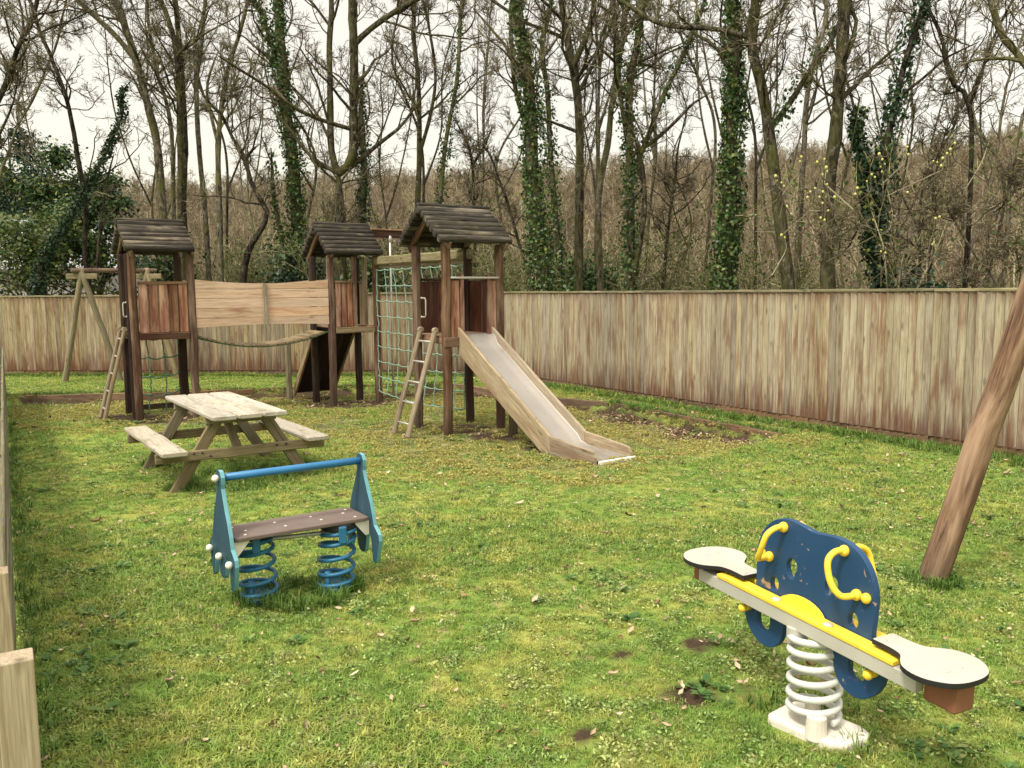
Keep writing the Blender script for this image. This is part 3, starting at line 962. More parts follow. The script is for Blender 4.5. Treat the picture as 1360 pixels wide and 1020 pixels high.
# low fence at the left edge, seen almost end on
lf = empty('low_fence', (-1.365, 2.25, 0), math.atan2(18.45, -10.87))
tag(lf, 'low grey-green timber fence with square posts at the left edge of the picture', 'fence')
LFL = 18.2
for i in range(int(LFL // 2.6)):
    x0, x1 = .94 + 2.6 * i, .94 + 2.6 * (i + 1) - .01
    for j in range(5):
        b = MB(); b.beam((x0, .03, .14 + .185 * j), (x1, .03, .14 + .185 * j), .024, .15, n=5, warp=.002); b.build('rail_board', M['old'], lf)
for x in [0.85 * 0, .88] + [2.6 * k + .94 for k in range(1, 7)]:
    b = MB(); yo = 0.0 if x == 0 else (.055 if x < 1 else .090); b.beam((x, yo, -.3), (x, yo, .97), .092, .092, up=(0, 1, 0), ch=.003, n=3)
    b.build('post', M['newpost'] if x == 0 else M['pale'] if x < 2 else M['old'], lf)

# ------------------------------------------------------------------ play area edging boards
def edging(pts, label):
    e_ = empty('edging_board', (*pts[0], 0)); tag(e_, label, 'edging', 'timber edging round the play area')
    o = np.array([*pts[0], 0])
    for a, c in zip(pts[:-1], pts[1:]):
        b = MB(); b.beam(np.array([*a, -.045]) - o, np.array([*c, -.045]) - o, .05, .17, ch=.01, n=8, warp=.006, ); b.build('board', M['gravel'], e_)


edging([(-9.35, 16.35), (-7.4, 16.62), (-5.2, 17.15)], 'timber edging board in the grass behind the left play tower')
edging([(-5.1, 17.2), (-3.2, 17.75), (-1.35, 17.95)], 'timber edging board in the grass behind the bridge and middle tower')
edging([(-1.25, 17.85), (.15, 16.0), (1.65, 14.6)], 'timber edging board seen behind the slide tower')
edging([(1.73, 14.52), (2.65, 12.9), (3.58, 11.25)], 'timber edging board with dead leaves against it, right of the slide')

# ------------------------------------------------------------------ ground
PLAY = [(-9.35, 16.35), (-5.2, 17.15), (-1.3, 17.9), (1.7, 14.55), (3.58, 11.25), (2.2, 9.6), (.6, 8.9), (-1.2, 9.2), (-2.1, 10.9), (-4.6, 12.2), (-7.0, 12.9), (-9.6, 14.6)]


def seg_dist(X, Y, a, b):
    a, b = np.array(a), np.array(b); d = b - a
    t = np.clip(((X - a[0]) * d[0] + (Y - a[1]) * d[1]) / (d @ d), 0, 1)
    return np.hypot(X - a[0] - t * d[0], Y - a[1] - t * d[1])


def inside(X, Y, poly):
    r = np.zeros(X.shape, bool)
    for (x0, y0), (x1, y1) in zip(poly, poly[1:] + poly[:1]):
        c = ((y0 > Y) != (y1 > Y)) & (X < (x1 - x0) * (Y - y0) / (y1 - y0 + 1e-12) + x0)
        r ^= c
    return r


_wv = [(rng.uniform(.3, 2.2), rng.uniform(0, 6.28), rng.uniform(0, 6.28)) for _ in range(14)]


def wob(X, Y):
    s = 0
    for f_, a, p_ in _wv: s = s + np.sin(f_ * (X * math.cos(a) + Y * math.sin(a)) + p_) / (1 + f_)
    return s / 4


def play_mask(X, Y):
    d = np.full(X.shape, 1e9)
    for a, b in zip(PLAY, PLAY[1:] + PLAY[:1]): d = np.minimum(d, seg_dist(X, Y, a, b))
    s = np.where(inside(X, Y, PLAY), d, -d)
    return s


def beyond(X, Y):
    """metres behind the two fences (positive in the wood)."""
    a = np.array([-17.5, 21.30]); b = np.array(CORNER); c = np.array([8.95, 4.25])
    def side(p, q):
        d = (q - p) / np.linalg.norm(q - p); n = np.array([-d[1], d[0]])
        return (X - p[0]) * n[0] + (Y - p[1]) * n[1]
    return np.maximum(side(a, b), side(b, c))


def smooth(x, a, b):
    t = np.clip((x - a) / (b - a), 0, 1); return t * t * (3 - 2 * t)


def ground_z(X, Y):
    z = .022 * wob(X * 1.6, Y * 1.6)
    s = play_mask(X, Y)
    rear = np.minimum(np.minimum(seg_dist(X, Y, (-9.35, 16.35), (-5.2, 17.15)), seg_dist(X, Y, (-5.2, 17.15), (-1.3, 17.9))),
                      np.minimum(seg_dist(X, Y, (-1.3, 17.9), (1.7, 14.55)), seg_dist(X, Y, (1.7, 14.55), (3.58, 11.25))))
    z = z - .13 * smooth(s, 0, .10) * (1 - smooth(rear, .3, 2.6)) - .02 * smooth(s, .2, 1.0)
    bw = beyond(X, Y)
    z = z - 2.4 * smooth(bw, .6, 22)
    dist = np.hypot(X, Y)
    az = X / np.maximum(Y, 1)
    rise = smooth(bw, 24, 118) * (17.3 + 4.6 * np.clip(az - .1, -.4, .6) + 1.3 * wob(X * .03 + 5, Y * .03)) * np.where(Y > 0, 1, 0)
    return z + rise


def axis(lo, fine0, fine1, hi, step, grow):
    a = list(np.arange(fine0, fine1, step))
    s = step
    x = a[0]; left = []
    while x > lo: s *= grow; x -= s; left.append(x)
    s = step; x = a[-1]; right = []
    while x < hi: s *= grow; x += s; right.append(x)
    return np.array(left[::-1] + a + right)


gx = axis(-400, -13, 9.2, 400, .14, 1.07); gy = axis(-60, 1.5, 22, 420, .14, 1.07)
GX, GY = np.meshgrid(gx, gy)
GZ = ground_z(GX, GY)
Vg = np.stack([GX, GY, GZ], -1).reshape(-1, 3)
ii, jj = np.meshgrid(np.arange(len(gy) - 1), np.arange(len(gx) - 1), indexing='ij')
q0 = (ii * len(gx) + jj).ravel(); Qg = np.stack([q0, q0 + 1, q0 + 1 + len(gx), q0 + len(gx)], 1)


def lawn_color(k, random_fac=None):
    """Patchy lawn colours shared by soil and blades: fresh grass, yellow moss, straw."""
    pos = k.n('ShaderNodeNewGeometry').outputs['Position']
    p = k.scale(pos, (1, 1, .0))
    n1 = k.noise(p, 1.7, 5, .65, .4); n2 = k.noise(p, 5.2, 5, .62, .5); n3 = k.noise(p, 15, 3, .6)
    g = k.mix(k.mr(n3, .3, .7), (.130, .232, .036), (.265, .385, .082))
    moss = k.mix(k.mr(n3, .3, .7), (.33, .345, .066), (.49, .49, .135))
    f = k.math('ADD', k.math('MULTIPLY', n1, .5), k.math('MULTIPLY', n2, .5))
    c = k.mix(k.mr(f, .455, .63), g, moss)
    straw = k.mr(k.noise(p, 6.0, 5, .66, .3), .585, .71)
    c = k.mix(k.math('MULTIPLY', straw, .7), c, (.47, .38, .19))
    return c, pos, p, n1, n2, n3


k = N('lawn_ground')
c, pos, p, n1, n2, n3 = lawn_color(k)
soil = k.mix(k.noise(p, 30, 4), (.045, .032, .020), (.115, .075, .045))
# bare worn spots and worm casts
sp = k.noise(p, 3.1, 4, .65, .4)
c = k.mix(k.mr(sp, .655, .70, 0, .9), c, soil)
play = k.attr('play', 'Fac')
pm = k.mix(k.mr(k.noise(p, 5.0, 6, .7), .36, .64), (.085, .075, .042), (.40, .36, .15))
pm = k.mix(k.mr(k.noise(p, 1.4, 5, .6), .50, .66), pm, (.075, .060, .038))
c = k.mix(k.math('MULTIPLY', k.mr(k.math('ADD', play, k.math('MULTIPLY', k.mr(n2, .3, .7), .5)), .35, 1.1), .9), c, pm)
dirt = k.attr('dirt', 'Fac')
c = k.mix(k.mr(k.math('ADD', dirt, k.math('MULTIPLY', k.mr(n3, .3, .7), .35)), .45, .95), c, soil)
litter = k.mix(k.mr(k.noise(p, 12, 5, .65), .35, .65), (.055, .040, .024), (.20, .135, .075))
c = k.mix(k.attr('wood', 'Fac'), c, litter)
hgt = k.math('ADD', k.noise(p, 45, 4, .7), k.math('MULTIPLY', k.noise(p, 11, 3), 1.5))
k.bsdf(c, .95, k.bump(hgt, 1.0, .035), spec=.1)
M['lawn'] = k.m

gobj = raw_mesh('lawn', Vg, Qg, M['lawn'], smooth=True)
tag(gobj, kind='structure')
sm_ = play_mask(GX, GY)
DIRT = [(-5.5, 13.5, 0.79), (-3.0, 15.2, 0.86), (-.7, 12.3, 0.58), (-.2, 11.6, 0.50), (-2.3, 15.5, 0.65), (-4.6, 14.1, 0.50), (-6.2, 13.7, 0.58), (2.5, 12.2, 0.50), (1.8, 13.4, 0.43), (.4, 10.6, 0.36), (-4.0, 16.6, 0.72), (-9.0, 15.4, 0.43), (-2.2, 17.0, 0.79),
        (1.55, 4.05, .13), (1.02, 4.55, .16), (.83, 3.95, .17), (1.08, 3.95, .12), (.55, 4.4, .10), (1.78, 3.2, .15), (1.5, 3.25, .1), (-2.35, 5.1, .10), (-1.9, 4.1, .10), (.3, 3.6, .10), (-1.15, 3.75, .08), (2.0, 4.8, .07)]
EDGE = []
for a_, b_ in (((-9.35, 16.35), (-5.2, 17.15)), ((-5.2, 17.15), (-1.3, 17.9)), ((-1.25, 17.85), (1.65, 14.6)), ((1.73, 14.52), (3.58, 11.25))):
    for t in np.linspace(0.02, .98, 14):
        nx, ny = (b_[1] - a_[1]), -(b_[0] - a_[0]); ln = math.hypot(nx, ny)
        o_ = .16 if a_[0] < 0 and b_[0] < 0 else .20
        EDGE.append((a_[0] + (b_[0] - a_[0]) * t + nx / ln * o_, a_[1] + (b_[1] - a_[1]) * t + ny / ln * o_, rng.uniform(.10, .30)))
DIRT += EDGE
for x, y in rng.uniform((-6, 3.0), (4.5, 8.5), (34, 2)): DIRT.append((x, y, rng.uniform(.04, .10)))
dm = np.zeros(GX.shape)
for x, y, r_ in DIRT: dm = np.maximum(dm, 1 - smooth(np.hypot(GX - x, GY - y) / r_, .35, 1.25))
bw_ = beyond(GX, GY)
for nm, arr in (('play', smooth(sm_, -.3, .7)), ('dirt', dm), ('wood', smooth(bw_, .05, .6))):
    gobj.data.attributes.new(nm, 'FLOAT', 'POINT').data.foreach_set('value', arr.astype(np.float32).ravel())


# ------------------------------------------------------------------ scattering of countless small growth
def leafmat(name, c0, c1, c2=None, trans=.25, rough=.6, spec=.25):
    k = N(name)
    rn = k.attr('rnd', 'Fac')
    oi = k.n('ShaderNodeObjectInfo').outputs['Random']
    f = k.math('FRACT', k.math('ADD', rn, oi))
    c = k.mix(f, c0, c1)
    if c2: c = k.mix(k.mr(f, .86, .93), c, c2)
    b = k.n('ShaderNodeBsdfPrincipled'); k.set(b.inputs['Base Color'], c); b.inputs['Roughness'].default_value = rough; b.inputs['Specular IOR Level'].default_value = spec
    t = k.n('ShaderNodeBsdfTranslucent'); k.set(t.inputs['Color'], c)
    m = k.n('ShaderNodeMixShader'); m.inputs[0].default_value = trans
    k.t.links.new(b.outputs[0], m.inputs[1]); k.t.links.new(t.outputs[0], m.inputs[2])
    k.t.links.new(m.outputs[0], k.out.inputs['Surface'])
    return k.m


def scatter(name, pts, rotz, scl, protos, kind='stuff', tilt=None):
    """ONE object of kind stuff: instances of a few small meshes on points."""
    pc = bpy.data.collections.new(name + '_sources')
    for p_ in protos: pc.objects.link(p_)
    me = bpy.data.meshes.new(name)
    me.vertices.add(len(pts)); me.vertices.foreach_set('co', np.ascontiguousarray(pts, np.float32).ravel())
    rot = np.zeros((len(pts), 3), np.float32); rot[:, 2] = rotz
    if tilt is not None: rot[:, :2] = tilt
    me.attributes.new('rot', 'FLOAT_VECTOR', 'POINT').data.foreach_set('vector', rot.ravel())
    me.attributes.new('scl', 'FLOAT', 'POINT').data.foreach_set('value', np.ascontiguousarray(scl, np.float32))
    me.attributes.new('pick', 'INT', 'POINT').data.foreach_set('value', rng.integers(0, len(protos), len(pts)).astype(np.int32))
    ob = bpy.data.objects.new(name, me); col.objects.link(ob)
    ng = bpy.data.node_groups.new(name, 'GeometryNodeTree')
    ng.interface.new_socket('Geometry', in_out='INPUT', socket_type='NodeSocketGeometry')
    ng.interface.new_socket('Geometry', in_out='OUTPUT', socket_type='NodeSocketGeometry')
    gi, go = ng.nodes.new('NodeGroupInput'), ng.nodes.new('NodeGroupOutput')
    ip = ng.nodes.new('GeometryNodeInstanceOnPoints'); ci = ng.nodes.new('GeometryNodeCollectionInfo')
    ci.inputs['Collection'].default_value = pc; ci.inputs['Separate Children'].default_value = True; ci.inputs['Reset Children'].default_value = True

    def na(nm, t):
        a = ng.nodes.new('GeometryNodeInputNamedAttribute'); a.data_type = t; a.inputs['Name'].default_value = nm
        return next(s for s in a.outputs if s.enabled and s.name == 'Attribute')
    L_ = ng.links.new
    L_(gi.outputs[0], ip.inputs['Points']); L_(ci.outputs[0], ip.inputs['Instance'])
    ip.inputs['Pick Instance'].default_value = True
    L_(na('pick', 'INT'), ip.inputs['Instance Index'])
    L_(na('rot', 'FLOAT_VECTOR'), ip.inputs['Rotation']); L_(na('scl', 'FLOAT'), ip.inputs['Scale'])
    L_(ip.outputs[0], go.inputs[0])
    md = ob.modifiers.new('scatter', 'NODES'); md.node_group = ng
    return tag(ob, kind=kind)


# grass tufts: blades coloured by the same patches as the soil below them
k = N('grass_blades')
c, *_ = lawn_color(k)
oi = k.n('ShaderNodeObjectInfo').outputs['Random']
rn = k.attr('rnd', 'Fac')
c = k.hsv(c, k.mr(rn, 0, 1, .60, 1.50), 1.0, k.mr(oi, 0, 1, .485, .51))
c = k.mix(k.mr(rn, .90, .95, 0, .8), c, (.42, .35, .16))
b_ = k.n('ShaderNodeBsdfPrincipled'); k.set(b_.inputs['Base Color'], c); b_.inputs['Roughness'].default_value = .6; b_.inputs['Specular IOR Level'].default_value = .2
t_ = k.n('ShaderNodeBsdfTranslucent'); k.set(t_.inputs['Color'], c)
m_ = k.n('ShaderNodeMixShader'); m_.inputs[0].default_value = .3
k.t.links.new(b_.outputs[0], m_.inputs[1]); k.t.links.new(t_.outputs[0], m_.inputs[2]); k.t.links.new(m_.outputs[0], k.out.inputs['Surface'])
M['blade'] = k.m


def tuft(name, n, rad, h0, h1, wd, mat, lean=.9, curl=1.0):
    V, Q, Rn = [], [], []
    for i in range(n):
        a, r_ = rng.uniform(0, 6.283), rad * math.sqrt(rng.uniform())
        base = np.array([r_ * math.cos(a), r_ * math.sin(a), -.006])
        h = rng.uniform(h0, h1); la = rng.uniform(0, 6.283); ln = rng.uniform(.15, lean)
        d = np.array([math.cos(la), math.sin(la), 0]); sd_ = np.array([-d[1], d[0], 0]); w = wd * rng.uniform(.7, 1.3)
        p0, p1, p2 = base, base + d * h * ln * .35 + (0, 0, h * .6), base + d * h * ln * curl + (0, 0, h * (.95 - .25 * ln))
        s = len(V)
        V += [p0 - sd_ * w, p0 + sd_ * w, p1 + sd_ * w * .8, p1 - sd_ * w * .8, p2 + sd_ * w * .15, p2 - sd_ * w * .15]
        Q += [(s, s + 1, s + 2, s + 3), (s + 3, s + 2, s + 4, s + 5)]
        Rn += [rng.uniform()] * 6
    return raw_mesh(name, np.array(V), np.array(Q), mat, 'unlinked', rnd=np.array(Rn))


def lawn_points(n_per, y0, y1, marg=.74):
    area = marg * (y1 ** 2 - y0 ** 2)
    n = int(area * n_per)
    y = np.sqrt(rng.uniform(y0 ** 2, y1 ** 2, n)); x = rng.uniform(-1, 1, n) * (marg * y + .25)
    return x, y


def keep(x, y, play_keep=.25, dirt=True):
    k_ = beyond(x, y) < -.03
    s = play_mask(x, y)
    k_ &= (rng.uniform(size=len(x)) < np.where(s > .1, play_keep + .65 * smooth(wob(x * 2.3 + 3, y * 2.3), .1, .5), 1))
    if dirt:
        for dx, dy, r_ in DIRT: k_ &= ~((np.hypot(x - dx, y - dy) < r_ * .95) & (rng.uniform(size=len(x)) < .9))
    # keep clear of the slab
    k_ &= np.hypot((x - 1.32) / .19, (y - 3.61) / .15) > 1
    return k_


X, Y = [], []
for dens, y0, y1 in ((760, 2.1, 4.5), (520, 4.5, 7.0), (270, 7.0, 11.0), (130, 11.0, 21.5)):
    x, y = lawn_points(dens, y0, y1); X.append(x); Y.append(y)
X, Y = np.concatenate(X), np.concatenate(Y)
kk = keep(X, Y); X, Y = X[kk], Y[kk]
Z = ground_z(X, Y)
hgt = .75 + .5 * smooth(wob(X * 3 + 9, Y * 3 - 4), -.2, .5)
fd = -beyond(X, Y)
hgt *= 1 + 1.2 * (1 - smooth(fd, .05, .5))
sz = hgt * rng.uniform(.75, 1.25, len(X)) * (1 + .35 * smooth(Y, 7, 16))
tufts = [tuft('grass_tuft', 30, .045, .014, .044, .0023, M['blade'], 1.5, 1.0) for _ in range(6)]
scatter('grass', np.stack([X, Y, Z], 1), rng.uniform(0, 6.28, len(X)), sz, tufts)

# longer rank grass along fences, posts, springs and edging
px_, py_ = [], []
def along(a, b, n, w):
    t = rng.uniform(size=n); px_.append(a[0] + (b[0] - a[0]) * t + rng.normal(0, w, n)); py_.append(a[1] + (b[1] - a[1]) * t + rng.normal(0, w, n))
along((-12.2, 20.65), (-.6, 19.6), 900, .10); along((-.5, 19.4), (8, 5.4), 1900, .12); along((-1.5, 2.6), (-11.0, 18.4), 420, .06)
along((-9.3, 16.5), (-1.3, 18.05), 500, .08); along((1.7, 14.75), (3.65, 11.3), 350, .08)
for cx, cy, r_, n in ((-1.61, 5.3, .14, 90), (-1.17, 5.48, .14, 90), (2.78, 5.5, .14, 60), (1.3, 3.62, .26, 26), (-3.35, 8.5, .12, 50), (-2.35, 9.5, .12, 50), (-4.1, 9.7, .12, 40), (-2.9, 8.9, .6, 160), (-1.35, 5.4, .3, 120)):
    a = rng.uniform(0, 6.28, n); r2 = r_ * np.sqrt(rng.uniform(.3, 1.2, n)); px_.append(cx + r2 * np.cos(a)); py_.append(cy + r2 * np.sin(a))
X, Y = np.concatenate(px_), np.concatenate(py_); kk = (beyond(X, Y) < -.02) & (np.hypot((X - 1.32) / .2, (Y - 3.61) / .16) > 1); X, Y = X[kk], Y[kk]
k = N('rank_grass_blades'); oi = k.n('ShaderNodeObjectInfo').outputs['Random']; rn = k.attr('rnd', 'Fac')
k.bsdf(k.mix(k.math('FRACT', k.math('ADD', rn, oi)), (.050, .115, .016), (.135, .225, .035)), .6)
M['rank'] = k.m
longs = [tuft('rank_tuft', 16, .035, .05, .12, .0026, M['rank'], 1.1) for _ in range(4)]
scatter('rank_grass', np.stack([X, Y, ground_z(X, Y)], 1), rng.uniform(0, 6.28, len(X)), rng.uniform(.6, 1.25, len(X)), longs)

# moss cushions over the play area
def clump(name, n, rad, mat):
    V, Q, Rn = [], [], []
    for i in range(n):
        a, r_ = rng.uniform(0, 6.283), rad * math.sqrt(rng.uniform()); c_ = np.array([r_ * math.cos(a), r_ * math.sin(a), .004 + .016 * (1 - (r_ / rad) ** 2) + rng.uniform(0, .006)])
        d = rng.normal(size=3); d[2] = abs(d[2]) * .6; d /= np.linalg.norm(d); e_ = np.cross(d, rng.normal(size=3)); e_ /= np.linalg.norm(e_); s_ = rng.uniform(.006, .013)
        s = len(V); V += [c_ - d * s_, c_ + e_ * s_ * .5, c_ + d * s_, c_ - e_ * s_ * .5]; Q.append((s, s + 1, s + 2, s + 3)); Rn += [rng.uniform()] * 4
    return raw_mesh(name, np.array(V), np.array(Q), mat, 'unlinked', rnd=np.array(Rn))


M['moss'] = leafmat('yellow_moss', (.26, .24, .06), (.47, .43, .15), None, .2, .9, .1)
x = rng.uniform(-9.5, 4.2, 9000); y = rng.uniform(8.3, 18, 9000)
s = play_mask(x, y); kk = (s > -.6) & (wob(x * 3.1, y * 3.1) > -.35) & (rng.uniform(size=len(x)) < .8)
for dx, dy, r_ in DIRT[:13] + EDGE: kk &= ~((np.hypot(x - dx, y - dy) < r_ * .75) & (rng.uniform(size=len(x)) < .8))
x, y = x[kk], y[kk]
scatter('moss', np.stack([x, y, ground_z(x, y)], 1), rng.uniform(0, 6.28, len(x)), rng.uniform(.7, 1.7, len(x)), [clump('moss_clump', 60, .07, M['moss']) for _ in range(4)])

# moss and small leaves between the blades all over the lawn
k = N('lawn_moss_leaves'); cc, *_ = lawn_color(k); rn = k.attr('rnd', 'Fac')
cc = k.hsv(cc, k.mr(rn, 0, 1, .40, 1.25), .86, .5)
k.bsdf(cc, .85, spec=.1); M['lawnmoss'] = k.m
XX, YY = [], []
for dens, y0, y1 in ((85, 2.1, 4.5), (62, 4.5, 7.0), (38, 7.0, 11.0), (20, 11.0, 21)):
    x, y = lawn_points(dens, y0, y1); XX.append(x); YY.append(y)
X, Y = np.concatenate(XX), np.concatenate(YY); kk = keep(X, Y, .6); X, Y = X[kk], Y[kk]
scatter('lawn_moss', np.stack([X, Y, ground_z(X, Y) + .002], 1), rng.uniform(0, 6.28, len(X)), rng.uniform(.5, 1.3, len(X)), [clump('lawn_moss_clump', 46, .075, M['lawnmoss']) for _ in range(5)])

# broad-leaved lawn weeds
def rosette(name, n, L0, L1, wd, mat, rise=.5):
    V, Q, Rn = [], [], []
    for i in range(n):
        a = rng.uniform(0, 6.283); L = rng.uniform(L0, L1); d = np.array([math.cos(a), math.sin(a), 0]); sd_ = np.array([-d[1], d[0], 0]); up = rng.uniform(.1, rise); w = L * wd
        z0 = rng.uniform(0, .012); s = len(V)
        V += [d * L * .1 + (0, 0, z0), d * L * .5 + sd_ * w + (0, 0, z0 + L * up * .7), d * L + (0, 0, z0 + L * up * .75), d * L * .5 - sd_ * w + (0, 0, z0 + L * up * .7), d * L * .52 + (0, 0, z0 + L * up * .58)]
        Q += [(s, s + 1, s + 2, s + 4), (s, s + 4, s + 2, s + 3)]
        Rn += [rng.uniform()] * 5
    return raw_mesh(name, np.array(V), np.array(Q), mat, 'unlinked', rnd=np.array(Rn))


M['weed'] = leafmat('lawn_weed_leaves', (.040, .115, .030), (.125, .22, .050), (.25, .30, .10))
X, Y = lawn_points(7.5, 2.3, 11); kk = keep(X, Y, .3, False) & (wob(X * 2.1 - 7, Y * 2.1) > -.05); X, Y = X[kk], Y[kk]
ex = [(-1.62, 2.9), (-1.75, 3.2), (-1.2, 2.8), (-2.3, 4.3), (-2.6, 4.9), (-.82, 6.95), (-.9, 7.05), (.6, 5.6), (.9, 4.0), (1.7, 3.4), (2.2, 3.5), (-5.9, 12.95), (-6.0, 13.1), (-5.7, 13.0), (-6.15, 13.0), (-4.9, 13.7), (2.6, 12.3), (2.7, 12.4), (-.9, 11.3), (-8.6, 16.2), (-8.2, 15.9), (-3.2, 6.4)]
for cx, cy in ex:
    n = 9; X = np.concatenate([X, cx + rng.normal(0, .12, n)]); Y = np.concatenate([Y, cy + rng.normal(0, .10, n)])
scatter('lawn_weeds', np.stack([X, Y, ground_z(X, Y) + .004], 1), rng.uniform(0, 6.28, len(X)), rng.uniform(.6, 1.5, len(X)), [rosette('weed_rosette', 9, .03, .065, .26, M['weed']) for _ in range(4)] + [rosette('clover_patch', 16, .012, .03, .5, M['weed'], .9) for _ in range(2)])

# fallen leaves and chips
def dead_leaf(name, mat):
    V, Q = [], []
    L, w, cu = rng.uniform(.02, .042), rng.uniform(.010, .02), rng.uniform(.004, .016)
    m = 5
    for i in range(m):
        t = i / (m - 1); ww = w * math.sin(math.pi * (.08 + .87 * t)) * rng.uniform(.75, 1.2)
        for sgn, z in ((-1, cu * rng.uniform(.5, 1.4)), (0, 0), (1, cu * rng.uniform(.5, 1.4))):
            V.append((L * (2 * t - 1), sgn * ww, z + .004 + cu * .6 * (2 * t - 1) ** 2))
    for i in range(m - 1):
        for j in (0, 1): a = i * 3 + j; Q.append((a, a + 1, a + 4, a + 3))
    return raw_mesh(name, np.array(V), np.array(Q), mat, 'unlinked', rnd=np.full(len(V), rng.uniform()))


M['dead'] = leafmat('dead_leaves', (.22, .13, .07), (.70, .56, .38), (.07, .04, .025), .1, .8, .15)
X, Y = lawn_points(30.0, 2.3, 9.5); x2, y2 = lawn_points(11, 9.5, 19.0); X, Y = np.concatenate([X, x2]), np.concatenate([Y, y2])
kk = beyond(X, Y) < -.05; X, Y = X[kk], Y[kk]
extra = []
for cx, cy, sx_, sy_, n in ((2.4, 12.5, .45, .6, 700), (1.5, 13.7, .45, .5, 420), (3.15, 11.5, .25, .3, 260), (3.6, 9.6, .7, .8, 130), (-8.4, 16.0, .7, .25, 150), (-2.5, 15.6, .8, .7, 200), (-.4, 12.0, .6, .5, 120), (1.1, 9.6, .3, .2, 60), (1.2, 4.6, .5, .4, 50), (2.9, 7.6, .8, .9, 110), (-9.3, 15.3, .4, .5, 90), (-5.4, 13.9, .6, .5, 120), (-4.2, 16.3, .8, .4, 150)):
    extra.append(rng.normal((cx, cy), (sx_, sy_), (n, 2)))
extra = np.concatenate(extra); kk = beyond(extra[:, 0], extra[:, 1]) < -.05; X = np.concatenate([X, extra[kk, 0]]); Y = np.concatenate([Y, extra[kk, 1]])
scatter('fallen_leaves', np.stack([X, Y, ground_z(X, Y) + np.where(play_mask(X, Y) > 0, .008, .022)], 1), rng.uniform(0, 6.28, len(X)), np.exp(rng.normal(-.80, .36, len(X))) * (1 + .5 * smooth(Y, 6, 14)), [dead_leaf('dead_leaf', M['dead']) for _ in range(10)], tilt=rng.normal(0, .35, (len(X), 2)))


# ------------------------------------------------------------------ trees
def barkmat(name, c0, c1, lichen, moss, moss_amt):
    k = N(name)
    co = k.n('ShaderNodeTexCoord').outputs['Object']
    g = k.noise(k.scale(co, (1, 1, .30)), 15, 6, .72, .5)
    c = k.mix(k.mr(g, .42, .60), c0, c1)
    c = k.mix(k.mr(k.noise(co, 9, 6, .72), .575, .65, 0, .85), c, lichen)
    c = k.mix(k.math('MULTIPLY', k.mr(k.noise(co, 1.6, 5, .65), .62 - moss_amt * .3, .76 - moss_amt * .2), .85), c, moss)
    return k.bsdf(c, .95, k.bump(g, 1.0, .06), spec=.1)


BARK = {
    'oak': barkmat('oak_bark', (.018, .015, .011), (.120, .102, .072), (.31, .29, .21), (.095, .098, .030), .60),
    'ash': barkmat('pale_ash_bark', (.045, .038, .028), (.235, .205, .148), (.42, .39, .29), (.15, .148, .050), .55),
    'dark': barkmat('dark_bark', (.012, .010, .008), (.075, .062, .046), (.17, .155, .11), (.07, .072, .027), .35),
}
k = N('bare_twigs'); rn = k.attr('rnd', 'Fac'); oi = k.n('ShaderNodeObjectInfo').outputs['Random']
k.bsdf(k.mix(k.mr(rn, .55, 1), k.mix(rn, (.060, .048, .031), (.175, .146, .090)), (.33, .29, .19)), .9, spec=.1); M['twig'] = k.m
k = N('far_wood_bark'); rn = k.attr('rnd', 'Fac'); oi = k.n('ShaderNodeObjectInfo').outputs['Random']
c = k.mix(k.mr(rn, .5, 1), k.mix(rn, (.135, .108, .066), (.300, .240, .148)), (.47, .40, .27))
k.bsdf(k.hsv(c, k.mr(oi, 0, 1, .7, 1.25), 1.0, k.mr(oi, 0, 1, .49, .515)), .9, spec=.1); M['farwood'] = k.m
k = N('understorey_bark'); rn = k.attr('rnd', 'Fac'); oi = k.n('ShaderNodeObjectInfo').outputs['Random']
c = k.mix(k.mr(rn, .6, 1), k.mix(rn, (.105, .090, .045), (.285, .245, .125)), (.52, .46, .30))
k.bsdf(k.hsv(c, k.mr(oi, 0, 1, .75, 1.2), 1.0, k.mr(oi, 0, 1, .49, .53)), .9, spec=.1); M['under'] = k.m
M['ivy'] = leafmat('ivy_leaves', (.016, .048, .013), (.085, .145, .034), (.20, .23, .06), .15, .45, .35)
M['ivy_dark'] = leafmat('dark_ivy_leaves', (.010, .030, .014), (.038, .078, .030), (.075, .115, .04), .12, .45, .35)
M['holly'] = leafmat('evergreen_leaves', (.012, .042, .011), (.070, .120, .028), (.19, .21, .05), .18, .45, .35)
M['yellowgreen'] = leafmat('yellow_green_leaves', (.030, .068, .016), (.130, .160, .036), (.22, .23, .055), .25, .5, .3)
M['needle'] = leafmat('conifer_needles', (.010, .030, .018), (.038, .070, .038), None, .1, .6, .2)
M['bud'] = leafmat('opening_buds', (.12, .125, .035), (.26, .25, .07), None, .3, .6, .2)


